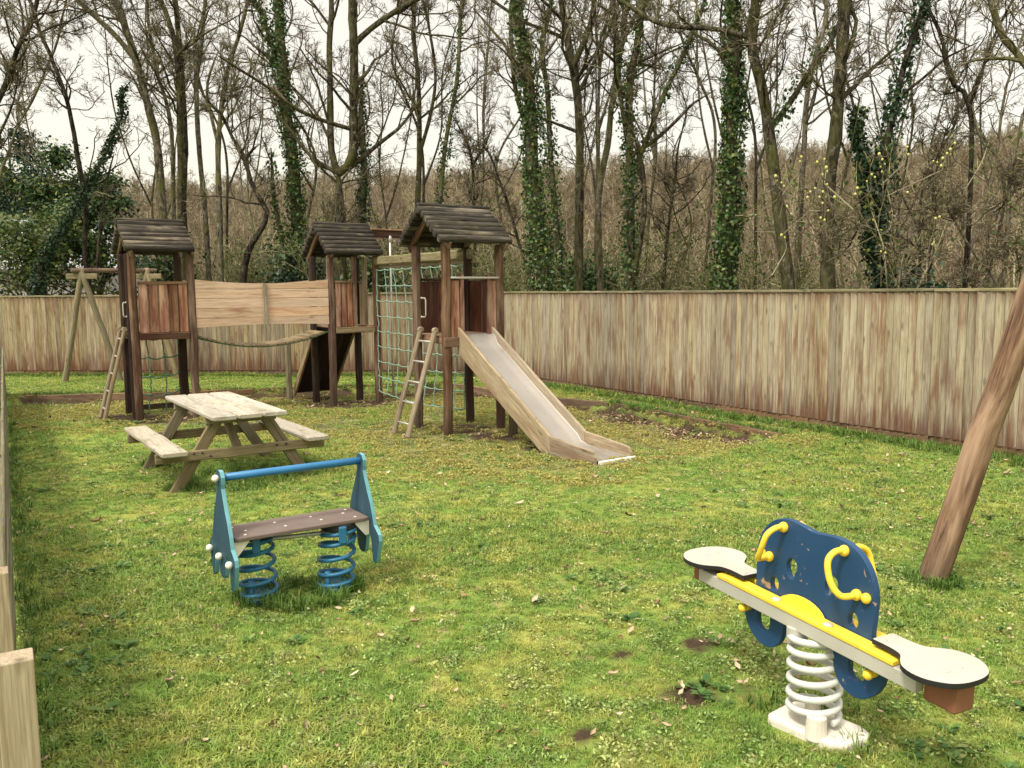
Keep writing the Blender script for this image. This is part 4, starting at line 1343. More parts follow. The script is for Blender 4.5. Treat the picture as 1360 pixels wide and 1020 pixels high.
def tubes(P, Rr, sides):
    """P (n,k,3), Rr (n,k): one open tube each. Returns verts, quads, per-vertex random."""
    n, kk, _ = P.shape
    T = np.gradient(P, axis=1); T /= np.linalg.norm(T, axis=2, keepdims=True) + 1e-9
    t0 = T[:, 0]
    ref = np.where(np.abs(t0[:, 2:3]) < .9, np.array([[0, 0, 1.]]), np.array([[1., 0, 0]]))
    s = np.cross(t0, ref); s /= np.linalg.norm(s, axis=1, keepdims=True)
    V = np.empty((n, kk, sides, 3), np.float32)
    ang = np.arange(sides) * 2 * math.pi / sides
    for i in range(kk):
        t = T[:, i]
        s = s - t * np.sum(s * t, 1, keepdims=True); s /= np.linalg.norm(s, axis=1, keepdims=True) + 1e-9
        u = np.cross(t, s)
        V[:, i] = P[:, i, None] + Rr[:, i, None, None] * (s[:, None] * np.cos(ang)[None, :, None] + u[:, None] * np.sin(ang)[None, :, None])
    idx = np.arange(n * kk * sides).reshape(n, kk, sides)
    a = idx[:, :-1]; b = idx[:, 1:]
    Q = np.stack([a, np.roll(a, -1, 2), np.roll(b, -1, 2), b], -1).reshape(-1, 4)
    rn_ = np.repeat(rng.uniform(size=n), kk * sides)
    return V.reshape(-1, 3), Q, rn_


def join(parts):
    V, Q, Rn, o = [], [], [], 0
    for v, q, r_ in parts:
        V.append(v); Q.append(q + o); Rn.append(r_); o += len(v)
    return np.concatenate(V), np.concatenate(Q), np.concatenate(Rn)


def grow(P, Rr, nch, tmin, lf, ang, seg, kink, up, rmin, rfac=.55, lmin=.12, bias=None, abs_len=None):
    """Children of every parent polyline, all at once."""
    n, kk, _ = P.shape
    if isinstance(nch, (int, float)): cnt = np.full(n, int(nch))
    else: cnt = nch
    idx = np.repeat(np.arange(n), cnt); m = len(idx)
    t = rng.uniform(tmin, 1.0, m) * (kk - 1) * .999
    i = t.astype(int); f = (t - i)[:, None]
    a, b = P[idx, i], P[idx, i + 1]
    st = a * (1 - f) + b * f
    pr = Rr[idx, i] * (1 - f[:, 0]) + Rr[idx, i + 1] * f[:, 0]
    tan = b - a; tan /= np.linalg.norm(tan, axis=1, keepdims=True) + 1e-9
    rv = rng.normal(size=(m, 3))
    if bias is not None: rv += bias
    perp = rv - tan * np.sum(rv * tan, 1, keepdims=True); perp /= np.linalg.norm(perp, axis=1, keepdims=True) + 1e-9
    an = np.radians(rng.uniform(ang[0], ang[1], m))[:, None]
    d = tan * np.cos(an) + perp * np.sin(an)
    PL = np.sum(np.linalg.norm(np.diff(P, axis=1), axis=2), 1)[idx]
    L = (abs_len if abs_len is not None else PL * lf) * (1.1 - .55 * t / (kk - 1)) * rng.uniform(.55, 1.25, m)
    L = np.maximum(L, lmin)
    out = np.empty((m, seg + 1, 3)); out[:, 0] = st
    for j in range(seg):
        d = d + rng.normal(size=(m, 3)) * kink + np.array([0, 0, up])
        d /= np.linalg.norm(d, axis=1, keepdims=True)
        out[:, j + 1] = out[:, j] + d * (L / seg)[:, None]
    r0 = np.clip(np.minimum(pr * rfac, L * .02), rmin, None)
    r1 = np.maximum(r0 * .4, rmin * .8)
    rr = r0[:, None] + (r1 - r0)[:, None] * np.linspace(0, 1, seg + 1)[None]
    return out, rr


def spline(p, n):
    """Catmull-Rom through the points, n samples."""
    p = np.asarray(p, float); m = len(p)
    q = np.concatenate([[2 * p[0] - p[1]], p, [2 * p[-1] - p[-2]]])
    d = np.concatenate([[0], np.cumsum(np.linalg.norm(np.diff(p, axis=0), axis=1))])
    s = np.linspace(0, d[-1], n); o = []
    for x in s:
        i = min(max(np.searchsorted(d, x, side='right') - 1, 0), m - 2)
        t = (x - d[i]) / (d[i + 1] - d[i])
        p0, p1, p2, p3 = q[i], q[i + 1], q[i + 2], q[i + 3]
        o.append(.5 * (2 * p1 + (p2 - p0) * t + (2 * p0 - 5 * p1 + 4 * p2 - p3) * t * t + (3 * p1 - p0 - 3 * p2 + p3) * t ** 3))
    return np.array(o)


def leaves(C_, Nrm, size, flat=.55):
    """Kite leaves at points C_ facing roughly Nrm."""
    m = len(C_)
    n_ = Nrm + rng.normal(size=(m, 3)) * flat; n_ /= np.linalg.norm(n_, axis=1, keepdims=True)
    d = rng.normal(size=(m, 3)) + np.array([0, 0, -.8]); d -= n_ * np.sum(d * n_, 1, keepdims=True); d /= np.linalg.norm(d, axis=1, keepdims=True)
    e_ = np.cross(n_, d); s = (size * rng.uniform(.6, 1.3, m))[:, None]
    V = np.stack([C_ - d * s, C_ + e_ * s * .75 - d * s * .1, C_ + d * s * 1.1 - n_ * s * .25, C_ - e_ * s * .75 - d * s * .1], 1).reshape(-1, 3)
    Q = np.arange(m * 4).reshape(m, 4)
    return V, Q, np.repeat(rng.uniform(size=m), 4)


def to_local(v, base): return np.asarray(v) - base


def tree(Y, paths, label, bark='oak', dens=1.0, spread=1.0, ivy='ivy', ivy_d=1.0, twigs=3, name='bare_tree', group='bare trees of the wood behind the fence', crown_low=.52, up=.06, leafy=0.0):
    paths = [(p_, a_ * (.84 if not iv_ else .80), b_ * .84, iv_) for p_, a_, b_, iv_ in paths]
    base_x, base_z = paths[0][0][0]
    gz_ = float(ground_z(np.array([base_x]), np.array([float(Y)]))[0]) - .25
    base = np.array([base_x, Y, gz_])
    root = empty(name, tuple(base)); tag(root, label, 'tree', group)
    tp, ivp = [], []
    limbP, limbR = [], []
    mainpts = None
    for pi, (pts, r0, r1, iv) in enumerate(paths):
        L = [(x, Y, z) for x, z in pts]
        L = np.array(L, float)
        if pi == 0:
            foot = L[0].copy(); foot[2] = gz_; foot[0] -= (L[1][0] - L[0][0]) / max(.3, L[1][2] - L[0][2]) * (L[0][2] - gz_) * .5
            L = np.concatenate([[foot], L]); r0 = r0 * 1.08
            ywob = np.cumsum(rng.normal(0, .16, len(L))); ywob -= ywob[0]
            L[:, 1] += ywob * .5
            mainpts = L
        else:
            # attach to the main stem's depth, then swing out of the picture plane
            dd = np.linalg.norm(stems[:, [0, 2]] - L[0, [0, 2]], axis=1)
            near = stems[np.argmin(dd)]; y0 = near[1]
            if dd.min() < .6: L[0] = (near[0], Y, near[2])
            sw = rng.choice((-1, 1)) * rng.uniform(.04, .16)
            ln = np.concatenate([[0], np.cumsum(np.linalg.norm(np.diff(L[:, [0, 2]], axis=0), axis=1))])
            L[:, 1] = y0 + sw * ln
        top_z = EYE + .285 * Y
        if L[-1][2] > top_z:                       # the stem goes on above the picture
            d = L[-1] - L[-2]; d /= np.linalg.norm(d)
            e1 = L[-1] + d * 1.6 + rng.normal(0, .15, 3); e2 = e1 + d * 1.8 + rng.normal(0, .35, 3)
            L = np.concatenate([L, [e1, e2]]); r_end = r1 * .35
        else: r_end = r1 * .3
        n = max(10, int(np.sum(np.linalg.norm(np.diff(L, axis=0), axis=1)) / .28))
        S = spline(L, n)
        S += np.cumsum(rng.normal(0, .012, S.shape), 0) * np.linspace(0, 1, n)[:, None] * (1, 1, .3)
        rr = np.linspace(0, 1, n); rad = r0 + (r1 - r0) * np.minimum(1, rr * 1.25)
        if r_end < r1: rad = np.where(rr > .8, r1 + (r_end - r1) * (rr - .8) / .2, rad)
        rad = rad * (1 + rng.normal(0, .05, n))
        if pi == 0: rad[:3] *= np.array([1.5, 1.2, 1.06])
        stems = S if pi == 0 else np.concatenate([stems, S])
        v, q, r_ = tubes(S[None], rad[None], 9 if r0 > .06 else 7)
        tp.append((v, q, r_))
        if iv:
            m = int(ivy_d * (2300 if r0 > .08 else 1100) * np.sum(np.linalg.norm(np.diff(L, axis=0), axis=1)) / 6)
            t = rng.uniform(0, 1, m) ** 1.1 * (n - 1) * .96
            i = t.astype(int); f = (t - i)[:, None]
            c_ = S[i] * (1 - f) + S[np.minimum(i + 1, n - 1)] * f
            a = rng.uniform(0, 6.283, m)
            lump = .5 + .5 * np.sin(c_[:, 2] * 2.1 + a * 1.0 + pi) * np.sin(c_[:, 2] * .9 + 2 * a)
            cl = np.sin(c_[:, 2] * 3.3 + 1.7 * a + 2 * pi) + np.sin(c_[:, 2] * 1.3 - 2 * a) + .8 * np.sin(c_[:, 2] * .55 + pi)
            ok = cl > -.55 - .5 * (ivy_d > 1.4) + rng.normal(0, .35, m)
            thick = (.03 + .24 * lump * rng.uniform(.15, 1, m) ** 1.3) * (1.15 - .6 * t / n)
            c_, a, thick, i = c_[ok], a[ok], thick[ok], i[ok]; m = len(a)
            o = np.stack([np.cos(a), np.sin(a), np.zeros(m)], 1)
            rr2 = rad[i] + thick
            ivp.append(leaves(c_ + o * rr2[:, None] + rng.normal(0, .03, (m, 3)), o + (0, 0, .25), .040, .8))
        # first order limbs
        Lg = np.sum(np.linalg.norm(np.diff(L, axis=0), axis=1))
        nb = int(dens * (2.7 if pi == 0 else 1.7) * Lg * (.7 if iv else 1))
        S10 = S[np.linspace(0, n - 1, 24).astype(int)][None]; R10 = rad[np.linspace(0, n - 1, 24).astype(int)][None]
        for frac, al in ((.35, 2.4 * spread), (.65, 1.15 * spread)):
            g = grow(S10, R10, max(1, int(nb * frac)), crown_low if pi == 0 else .12, 0, (28, 75), 8, .17, up, .011, .5, abs_len=al * (1.0 if r0 > .06 else .7))
            limbP.append(g[0]); limbR.append(g[1])
    P1, R1 = np.concatenate(limbP), np.concatenate(limbR)
    tp.append(tubes(P1, R1, 6)); cp = []
    P2, R2 = grow(P1, R1, max(2, int(6 * dens ** .3)), .18, .48, (25, 65), 6, .19, up * .8, .0075)
    cp.append(tubes(P2, R2, 4))
    if twigs >= 2:
        P3, R3 = grow(P2, R2, 4, .15, .52, (22, 60), 4, .20, .04, .0055)
        cp.append(tubes(P3, R3, 3))
    if twigs >= 3:
        P4, R4 = grow(P3, R3, 3, .2, .6, (20, 55), 2, .18, .03, .0042)
        cp.append(tubes(P4, R4, 3))
    def loc(ps):
        v, q, r_ = join(ps); return to_local(v, base), q, r_
    v, q, r_ = loc(tp); raw_mesh('trunk', v, q, BARK[bark], root, True, r_)
    v, q, r_ = loc(cp); raw_mesh('crown', v, q, M['twig'], root, True, r_)
    if ivp:
        v, q, r_ = loc(ivp); raw_mesh('ivy', v, q, M[ivy], root, False, r_)
    if leafy:
        pts_ = P3[:, -1]; sel = rng.uniform(size=len(pts_)) < leafy; pts_ = pts_[sel]
        v, q, r_ = leaves(pts_, rng.normal(size=pts_.shape), .022); raw_mesh('buds', to_local(v, base), q, M['bud'], root, False, r_)
    return root


TP = {
'A1':(24,[([(-14.24,3.85),(-13.98,5.17),(-13.72,5.88),(-13.46,6.58),(-12.97,7.27),(-12.55,8.06),(-12.2,8.74),(-12.05,9.42)],0.053,0.032,0)]),
'A0':(21,[([(-13.53,2.0),(-12.97,4.51),(-12.4,6.09),(-11.89,7.04),(-11.48,7.81),(-11.1,8.66)],0.129,0.055,0),([(-12.97,4.51),(-12.26,5.56),(-11.75,6.43),(-11.52,7.12)],0.064,0.028,0)]),
'A2':(23,[([(-11.25,1.98),(-11.24,3.17),(-11.2,4.34),(-11.28,5.41),(-11.39,6.37),(-11.46,7.23),(-11.77,8.08),(-12.06,8.65),(-12.26,9.39)],0.091,0.05,0),([(-11.37,6.66),(-11.6,6.85),(-11.87,7.14)],0.04,0.02,0)]),
'A3':(22,[([(-12.11,1.95),(-11.85,2.93),(-11.29,3.87),(-10.78,4.7),(-10.32,5.44),(-10.0,6.04),(-9.84,6.63),(-9.85,7.03),(-9.55,7.44)],0.116,0.039,1),([(-10.59,2.54),(-10.46,3.86),(-10.25,5.07),(-10.09,5.53)],0.048,0.039,0)]),
'A4':(24,[([(-9.56,1.96),(-9.6,4.02),(-9.69,5.95),(-9.83,7.04),(-10.07,8.23),(-10.33,9.02),(-10.53,9.8)],0.158,0.095,0),([(-10.07,8.23),(-10.57,8.86),(-11.08,9.37),(-11.52,9.81)],0.095,0.053,0),([(-9.77,6.65),(-10.02,7.44),(-10.27,8.04)],0.053,0.032,0)]),
'A5':(25,[([(-9.66,1.96),(-9.67,4.32),(-9.65,6.42),(-9.81,7.46),(-10.0,8.18),(-10.15,9.31),(-10.26,10.12)],0.088,0.055,0)]),
'B2':(23,[([(-8.74,1.95),(-8.7,4.03),(-8.6,6.06),(-8.55,7.77),(-8.73,8.9),(-8.93,9.46)],0.111,0.071,0)]),
'B3':(24,[([(-8.87,1.95),(-8.93,4.12),(-8.73,6.24),(-8.69,7.83),(-8.7,8.81),(-8.74,9.78)],0.116,0.074,0)]),
'B4':(25,[([(-8.79,1.95),(-8.81,4.2),(-8.89,6.21),(-8.95,7.04),(-8.92,8.07),(-8.75,9.09),(-8.62,10.1)],0.099,0.066,0)]),
'B5':(23,[([(-7.72,1.95),(-7.7,3.73),(-7.69,5.67),(-7.59,6.63),(-7.39,7.57),(-7.21,8.14),(-6.86,8.98)],0.121,0.05,0),([(-7.66,5.86),(-7.88,6.63),(-7.99,7.39),(-7.71,8.33)],0.061,0.04,0)]),
'B6':(21.8,[([(-6.83,1.9),(-6.76,2.51),(-6.57,3.07),(-6.28,3.59),(-6.16,3.96),(-6.33,4.27),(-6.59,4.74),(-6.72,5.38),(-6.94,5.75),(-7.16,6.38),(-7.51,6.78),(-7.63,7.29),(-7.64,8.0)],0.124,0.048,0),([(-6.72,5.38),(-6.52,5.49),(-6.35,5.65)],0.057,0.038,0)]),
'B7':(23,[([(-5.64,1.93),(-5.68,4.1),(-5.74,5.65),(-5.85,6.99),(-5.94,8.32),(-5.99,9.53)],0.222,0.141,1),([(-5.83,6.61),(-6.02,7.75),(-6.29,8.69),(-6.59,9.44)],0.081,0.05,1),([(-6.16,1.93),(-6.12,4.1),(-6.08,5.66)],0.091,0.061,1)]),
'C1':(22.5,[([(-4.42,1.92),(-4.38,3.76),(-4.38,5.0)],0.197,0.168,0),([(-4.38,5.0),(-4.58,5.56),(-4.59,6.87),(-4.6,8.35),(-4.54,9.26)],0.109,0.069,0),([(-4.38,5.0),(-4.04,5.37),(-3.95,6.5),(-3.88,7.79),(-3.89,9.35)],0.148,0.109,0),([(-4.36,5.03),(-4.88,5.25),(-5.31,5.63),(-5.71,6.23),(-6.17,6.7)],0.079,0.03,0),([(-4.34,5.07),(-3.91,5.31),(-3.32,5.8),(-2.83,6.19),(-2.31,6.86),(-1.69,7.55)],0.089,0.03,0),([(-3.87,8.13),(-3.54,8.38),(-3.11,8.7),(-2.38,9.15),(-1.81,9.39)],0.089,0.049,0)]),
'C2':(25,[([(-4.3,1.91),(-4.22,4.06),(-4.13,5.75),(-4.19,7.21),(-4.12,8.24)],0.186,0.11,1)]),
'C3':(25,[([(-2.77,1.9),(-2.67,4.47),(-2.59,6.36),(-2.58,7.81),(-2.69,9.04),(-2.73,10.06)],0.11,0.066,0),([(-2.6,5.94),(-2.24,6.98),(-2.09,8.01),(-2.24,9.24)],0.066,0.033,0)]),
'C4':(24,[([(-2.11,1.9),(-1.94,4.47),(-1.75,6.18),(-1.5,7.37),(-1.39,8.16),(-1.29,9.72)],0.095,0.053,1)]),
'C5':(26,[([(-1.04,1.88),(-1.03,4.67),(-1.06,5.98),(-1.23,6.53),(-1.6,7.18)],0.091,0.046,0),([(-1.04,5.65),(-0.72,6.31),(-0.49,6.85)],0.057,0.034,0)]),
'C6':(24,[([(0.69,1.87),(0.24,3.32),(-0.12,4.55),(-0.46,5.47),(-0.77,5.97)],0.074,0.042,0)]),
'D1':(19,[([(0.75,1.89),(0.56,3.6),(0.45,4.97),(0.38,6.23),(0.22,7.32),(0.12,8.17)],0.217,0.125,1),([(0.42,5.28),(0.15,6.23),(0.06,7.17),(0.04,8.09)],0.067,0.042,0)]),
'D1b':(23,[([(1.38,1.87),(1.19,4.04),(1.06,5.79),(1.0,7.13),(0.89,8.26),(1.15,9.38)],0.111,0.061,1)]),
'D2':(20,[([(1.54,1.88),(1.54,4.27),(1.55,5.28),(1.49,6.28),(1.33,7.27),(1.15,8.49)],0.14,0.088,0),([(1.49,7.02),(1.69,7.51),(1.84,7.92),(1.89,8.48)],0.079,0.053,0),([(1.52,5.42),(1.11,5.69),(0.65,5.87),(0.39,5.96)],0.053,0.026,0),([(1.37,7.46),(0.91,7.73),(0.41,7.93),(-0.18,8.34)],0.053,0.026,0),([(1.5,6.61),(1.84,7.1),(2.18,7.59),(2.35,8.07)],0.044,0.026,0),([(1.57,5.78),(1.79,5.95),(1.89,6.44),(1.86,6.94)],0.035,0.018,0)]),
'D3':(21,[([(2.16,1.87),(2.1,4.03),(2.3,5.44),(2.37,6.32),(2.52,7.1),(2.41,8.04),(2.34,8.81)],0.101,0.074,0),([(2.52,7.1),(2.66,7.7),(2.96,8.38),(3.08,8.8)],0.064,0.046,0)]),
'D4':(19.5,[([(2.71,1.87),(2.68,5.03),(2.71,6.48),(2.85,7.28),(2.98,8.31)],0.128,0.086,1),([(2.68,5.03),(2.48,6.16),(2.41,6.81),(2.54,7.6),(2.63,8.23)],0.068,0.043,1),([(2.74,4.53),(3.02,5.19),(3.44,6.24),(3.8,6.96),(4.21,7.91)],0.077,0.043,1),([(2.7,4.83),(3.18,5.23),(3.71,5.67),(4.12,6.07),(4.62,6.39)],0.068,0.034,0),([(3.01,1.87),(2.98,3.71),(2.85,5.19)],0.086,0.068,0),([(2.87,6.9),(3.36,7.18),(3.86,7.35)],0.051,0.026,0)]),
'D5':(24,[([(4.21,1.84),(4.36,3.7),(4.51,4.72),(4.62,5.73),(4.81,6.72)],0.074,0.042,0)]),
'E1':(17.5,[([(4.34,1.86),(4.4,3.51),(4.41,4.99),(4.44,6.15),(4.42,7.64)],0.169,0.13,1)]),
'E2':(16.5,[([(5.3,1.86),(5.1,3.42),(4.92,4.81),(4.75,5.77),(4.56,6.44),(4.61,7.31)],0.145,0.101,0),([(4.95,4.97),(5.27,5.46),(5.58,6.0),(5.89,6.41),(6.05,6.84)],0.072,0.036,1),([(4.55,6.58),(4.17,6.69),(3.82,6.79),(3.12,6.86),(2.67,7.02),(2.21,7.33)],0.065,0.036,0)]),
'E3':(21,[([(6.91,1.83),(6.91,4.52),(6.97,6.28),(7.1,7.32),(7.33,8.34)],0.101,0.055,0)]),
'E4':(16,[([(5.86,1.85),(5.83,3.5),(5.89,4.84),(5.92,6.03),(5.93,7.14)],0.154,0.112,0),([(5.92,5.84),(6.12,6.29),(6.2,6.68),(6.05,7.07)],0.049,0.028,0)]),
'F1':(16,[([(6.93,1.84),(6.64,3.08),(6.44,4.17),(6.3,4.91),(6.4,5.37)],0.098,0.056,1),([(6.76,2.67),(6.82,4.57),(6.96,5.57),(7.1,6.26),(7.24,6.78)],0.091,0.042,1),([(6.93,5.37),(7.33,5.63),(7.78,6.02),(8.31,6.28)],0.035,0.021,0)]),
'F2':(17,[([(8.98,1.82),(8.97,3.86),(8.86,5.5),(8.67,5.82),(8.44,6.27),(8.32,6.83)],0.067,0.037,0),([(8.86,5.43),(9.08,5.85),(9.24,6.4),(9.39,6.82)],0.037,0.022,0)]),
'F3':(16,[([(9.09,1.82),(9.16,3.06),(9.22,4.01),(9.33,5.08)],0.063,0.042,0)]),
'F4':(14,[([(9.3,1.83),(8.95,3.51),(8.57,4.8),(8.17,5.56),(7.88,5.9),(7.57,6.51)],0.098,0.055,0),([(8.43,5.15),(8.12,5.53),(7.66,5.56),(7.29,5.51),(6.82,5.34)],0.049,0.018,0)]),
'F5':(19,[([(9.22,1.81),(9.23,2.8),(9.25,3.77),(9.34,4.73),(9.49,5.53)],0.067,0.033,0)]),
'G1':(14.5,[([(8.24,1.81),(7.7,2.59),(7.31,3.34),(7.07,4.01)],0.032,0.019,0),([(6.47,1.83),(6.63,2.6),(6.97,3.34),(7.31,4.13)],0.025,0.013,0),([(5.58,1.83),(5.45,2.61),(5.26,3.35),(5.07,4.03)],0.025,0.013,0)]),
}
TREES = [
    ('A1', 'slim pale bare tree with a forked top at the far left edge of the wood', 'ash', dict(dens=1.1)),
    ('A0', 'dark branchy tree leaning in over the top left corner of the picture', 'dark', dict(dens=1.5, spread=1.1)),
    ('A2', 'dark thin bare tree with a crooked top rising behind the left swing stand', 'dark', dict(dens=.9)),
    ('A3', 'leaning tree wrapped in dark ivy, behind the left swing stand', 'dark', dict(dens=.5, ivy='ivy_dark', ivy_d=1.5)),
    ('A4', 'tall pale forked tree rising right above the left play tower', 'ash', dict(dens=1.0)),
    ('A5', 'thin grey tree just right of the pale forked one behind the left tower', 'ash', dict(dens=.9)),
    ('B2', 'straight mossy tree above the right end of the left tower roof', 'oak', dict(dens=1.0)),
    ('B3', 'upright tree close beside the mossy one, right of the left tower roof', 'oak', dict(dens=.9)),
    ('B4', 'slender tree with a gentle bend, left of the twisted dark tree', 'ash', dict(dens=.9)),
    ('B5', 'pale forking tree directly left of the twisted dark tree', 'ash', dict(dens=1.0)),
    ('B6', 'twisted dark tree with an S-bent trunk above the plank bridge', 'dark', dict(dens=.8)),
    ('B7', 'stout tree clothed in green ivy, left of the middle tower roof', 'oak', dict(dens=.8, ivy_d=1.7)),
    ('C1', 'spreading oak with a low fork and long side limbs above the middle tower roof', 'oak', dict(dens=1.25, spread=1.25)),
    ('C2', 'ivy-covered trunk standing close behind the spreading oak', 'oak', dict(dens=.6, ivy='ivy_dark', ivy_d=1.2)),
    ('C3', 'slim mossy tree between the oak and the slide tower roof', 'oak', dict(dens=1.0)),
    ('C4', 'leaning slim tree with sparse ivy above the slide tower roof', 'ash', dict(dens=.9, ivy_d=.6)),
    ('C5', 'small dark many-branched tree above the right end of the slide tower roof', 'dark', dict(dens=1.3, spread=.7)),
    ('C6', 'short bowed sapling arching left behind the slide tower', 'dark', dict(dens=1.0, spread=.7)),
    ('D1', 'tall tree thickly wrapped in ivy at its foot, first one right of the slide tower', 'oak', dict(dens=.9, ivy_d=1.7, leafy=.10)),
    ('D1b', 'slender tree with thin ivy just right of the thickly ivied trunk', 'oak', dict(dens=.8, ivy_d=.8)),
    ('D2', 'straight grey tree with level side limbs above the lower half of the slide', 'oak', dict(dens=.9, spread=1.1)),
    ('D3', 'wavy pale trunk with a forked top behind the fence', 'ash', dict(dens=.8)),
    ('D4', 'cluster-stemmed mossy tree with a big limb reaching right', 'oak', dict(dens=1.0, spread=1.15, ivy_d=.9)),
    ('D5', 'thin sapling in the gap between the cluster-stemmed tree and the ivy pillar', 'dark', dict(dens=1.2, spread=.9)),
    ('E1', 'ivy-covered trunk like a straight green pillar from fence to sky', 'oak', dict(dens=.8, ivy_d=2.4)),
    ('E2', 'forked tree with a limb crossing left over the green ivy pillar', 'oak', dict(dens=1.0, spread=1.1, ivy_d=1.2)),
    ('E3', 'plain slim tree just behind the forked one', 'ash', dict(dens=.8)),
    ('E4', 'thick dark bare trunk behind the yellow catkins', 'oak', dict(dens=.8, spread=1.15)),
    ('F1', 'twin-stemmed tree smothered in very dark ivy, above the right part of the fence', 'dark', dict(dens=.7, ivy='ivy_dark', ivy_d=2.6)),
    ('F2', 'bare dark tree with a kinked top, right of the very dark ivied stems', 'dark', dict(dens=1.2, spread=.9)),
    ('F3', 'thin mossy tree at the right end of the wood, beside the leaning pole', 'ash', dict(dens=1.1, spread=.8)),
    ('F4', 'tree outside the right edge that reaches in with two bare limbs', 'ash', dict(dens=.8)),
    ('F5', 'short bare sapling between the very dark ivied stems and the kinked tree', 'dark', dict(dens=1.3, spread=.7)),
]
for key, lab, bark, kw in TREES:
    tree(TP[key][0], TP[key][1], lab, bark, **kw)

# slender trees deeper in the wood: a few kinds, copied
SL = 'slender bare tree standing deeper in the wood, beyond the nearer trunks'
kinds = []
for i in range(5):
    ln = rng.normal(0, .9); k2 = rng.normal(0, .55)
    pth = [([(0.0, 1.9), (ln * .2 + k2 * .5, 4.2), (ln * .5 + k2, 6.6), (ln * .8 - k2 * .5, 9.0), (ln + k2 * .6, 11.2), (ln * 1.2, 12.6)], .072, .030, 0)]
    pth.append(([(ln * .3 + k2 * .7, 5.2), (ln * .3 + k2 * .7 - .8, 6.9), (ln * .3 + k2 * .5 - 1.1, 9.0), (ln * .3 + k2 - 1.6, 10.8)], .045, .018, 0))
    if i % 2: pth.append(([(ln * .5 + k2, 6.6), (ln * .5 + k2 + .6, 8.3), (ln * .5 + k2 + 1.0, 10.2), (ln * .5 + k2 + 1.1, 11.8)], .05, .02, 0))
    kinds.append(tree(30.0, pth, SL, ('ash', 'oak', 'dark')[i % 3], dens=1.1, spread=1.0, twigs=2, name='slender_tree', group='slender trees deeper in the wood', crown_low=.5))
spots = [(-.52, 34), (-.40, 38), (-.33, 33), (-.285, 36), (-.245, 30), (-.21, 40), (-.14, 35), (-.105, 29.5), (-.045, 31), (-.01, 36), (.055, 37), (.09, 27), (.125, 32), (.16, 26), (.185, 36), (.22, 25), (.245, 30), (.285, 26), (.315, 33), (.36, 24), (.40, 29), (.44, 25), (.475, 31), (.51, 23), (.545, 27), (.58, 24)]
for i, (u_, y) in enumerate(spots):
    o = kinds[i] if i < len(kinds) else copy_tree(kinds[i % len(kinds)])
    x = u_ * y
    o.location = (x, y, float(ground_z(np.array([x]), np.array([float(y)]))[0]) - .2)
    o.rotation_euler = (rng.normal(0, .03), rng.normal(0, .03), rng.uniform(0, 6.28))
    s_ = rng.uniform(.8, 1.15); o.scale = (s_, s_, s_ * rng.uniform(.9, 1.1))

# pussy willow with yellow catkins
wl = tree(TP['G1'][0], TP['G1'][1], 'low willow bush dotted with round yellow catkins behind the fence', 'ash', dens=1.6, spread=.75, twigs=3, name='catkin_willow', group=None)
wl['category'] = 'willow'
CAT = [(4.78, 3.51), (4.72, 3.4), (4.72, 3.23), (4.76, 3.32), (4.81, 3.12), (4.67, 3.32), (4.62, 3.84), (4.73, 3.88), (4.76, 3.76), (4.7, 3.65), (4.77, 3.7), (4.53, 3.4), (4.49, 3.32), (4.6, 3.45), (4.02, 3.57), (4.09, 3.54), (4.13, 3.49), (4.0, 3.64), (4.38, 3.92), (4.36, 3.85), (5.55, 3.95), (5.6, 3.87), (5.64, 3.8), (5.58, 3.76), (5.61, 3.69), (5.45, 3.65), (5.38, 3.55), (5.24, 3.45), (5.21, 3.36), (5.18, 3.32), (5.5, 3.61), (5.97, 4.05), (5.99, 3.94), (6.37, 3.84), (6.43, 3.82), (6.51, 3.88), (6.57, 3.95), (6.62, 4.01), (6.65, 4.07), (6.68, 4.1), (6.62, 3.93), (6.44, 2.99), (6.5, 3.01), (6.41, 2.6), (6.43, 2.63), (5.63, 2.5), (5.7, 2.48), (6.0, 3.38), (4.18, 3.18), (4.24, 3.07), (4.11, 2.76), (4.16, 2.72), (4.85, 3.21), (4.9, 3.32), (4.7, 3.01), (4.76, 2.98), (6.49, 3.77), (5.5, 2.98)]
cb = MB(); cb.ball((0, 0, 0), .0205, 8, 6, (1, 1, 1.15))
wb = np.array(wl.location); first = None
for x, z in CAT:
    y = 14.0 + random.gauss(0, .35); s_ = y / 13.2
    p = np.array([x * s_, y, EYE + (z - EYE) * s_]) - wb
    if first is None: first = o = cb.build('catkin', M['catkin'], wl, smooth=True)
    else:
        o = first.copy(); col.objects.link(o); o.parent = wl
    o.location = p; o.scale = [random.uniform(.75, 1.25)] * 3
    q = p + (random.gauss(0, .05), random.gauss(0, .05), -.25)
    st = MB(); p, q = np.zeros(3), (q - p) / o.scale[0]
    st.pole([p, (p + q) / 2 + np.random.normal(0, .02, 3), q, q + (random.gauss(0, .3), random.gauss(0, .2), -.35)], [.005, .006, .007, .009], 4, cap=False)
    st.build('stalk', M['twig'], o)


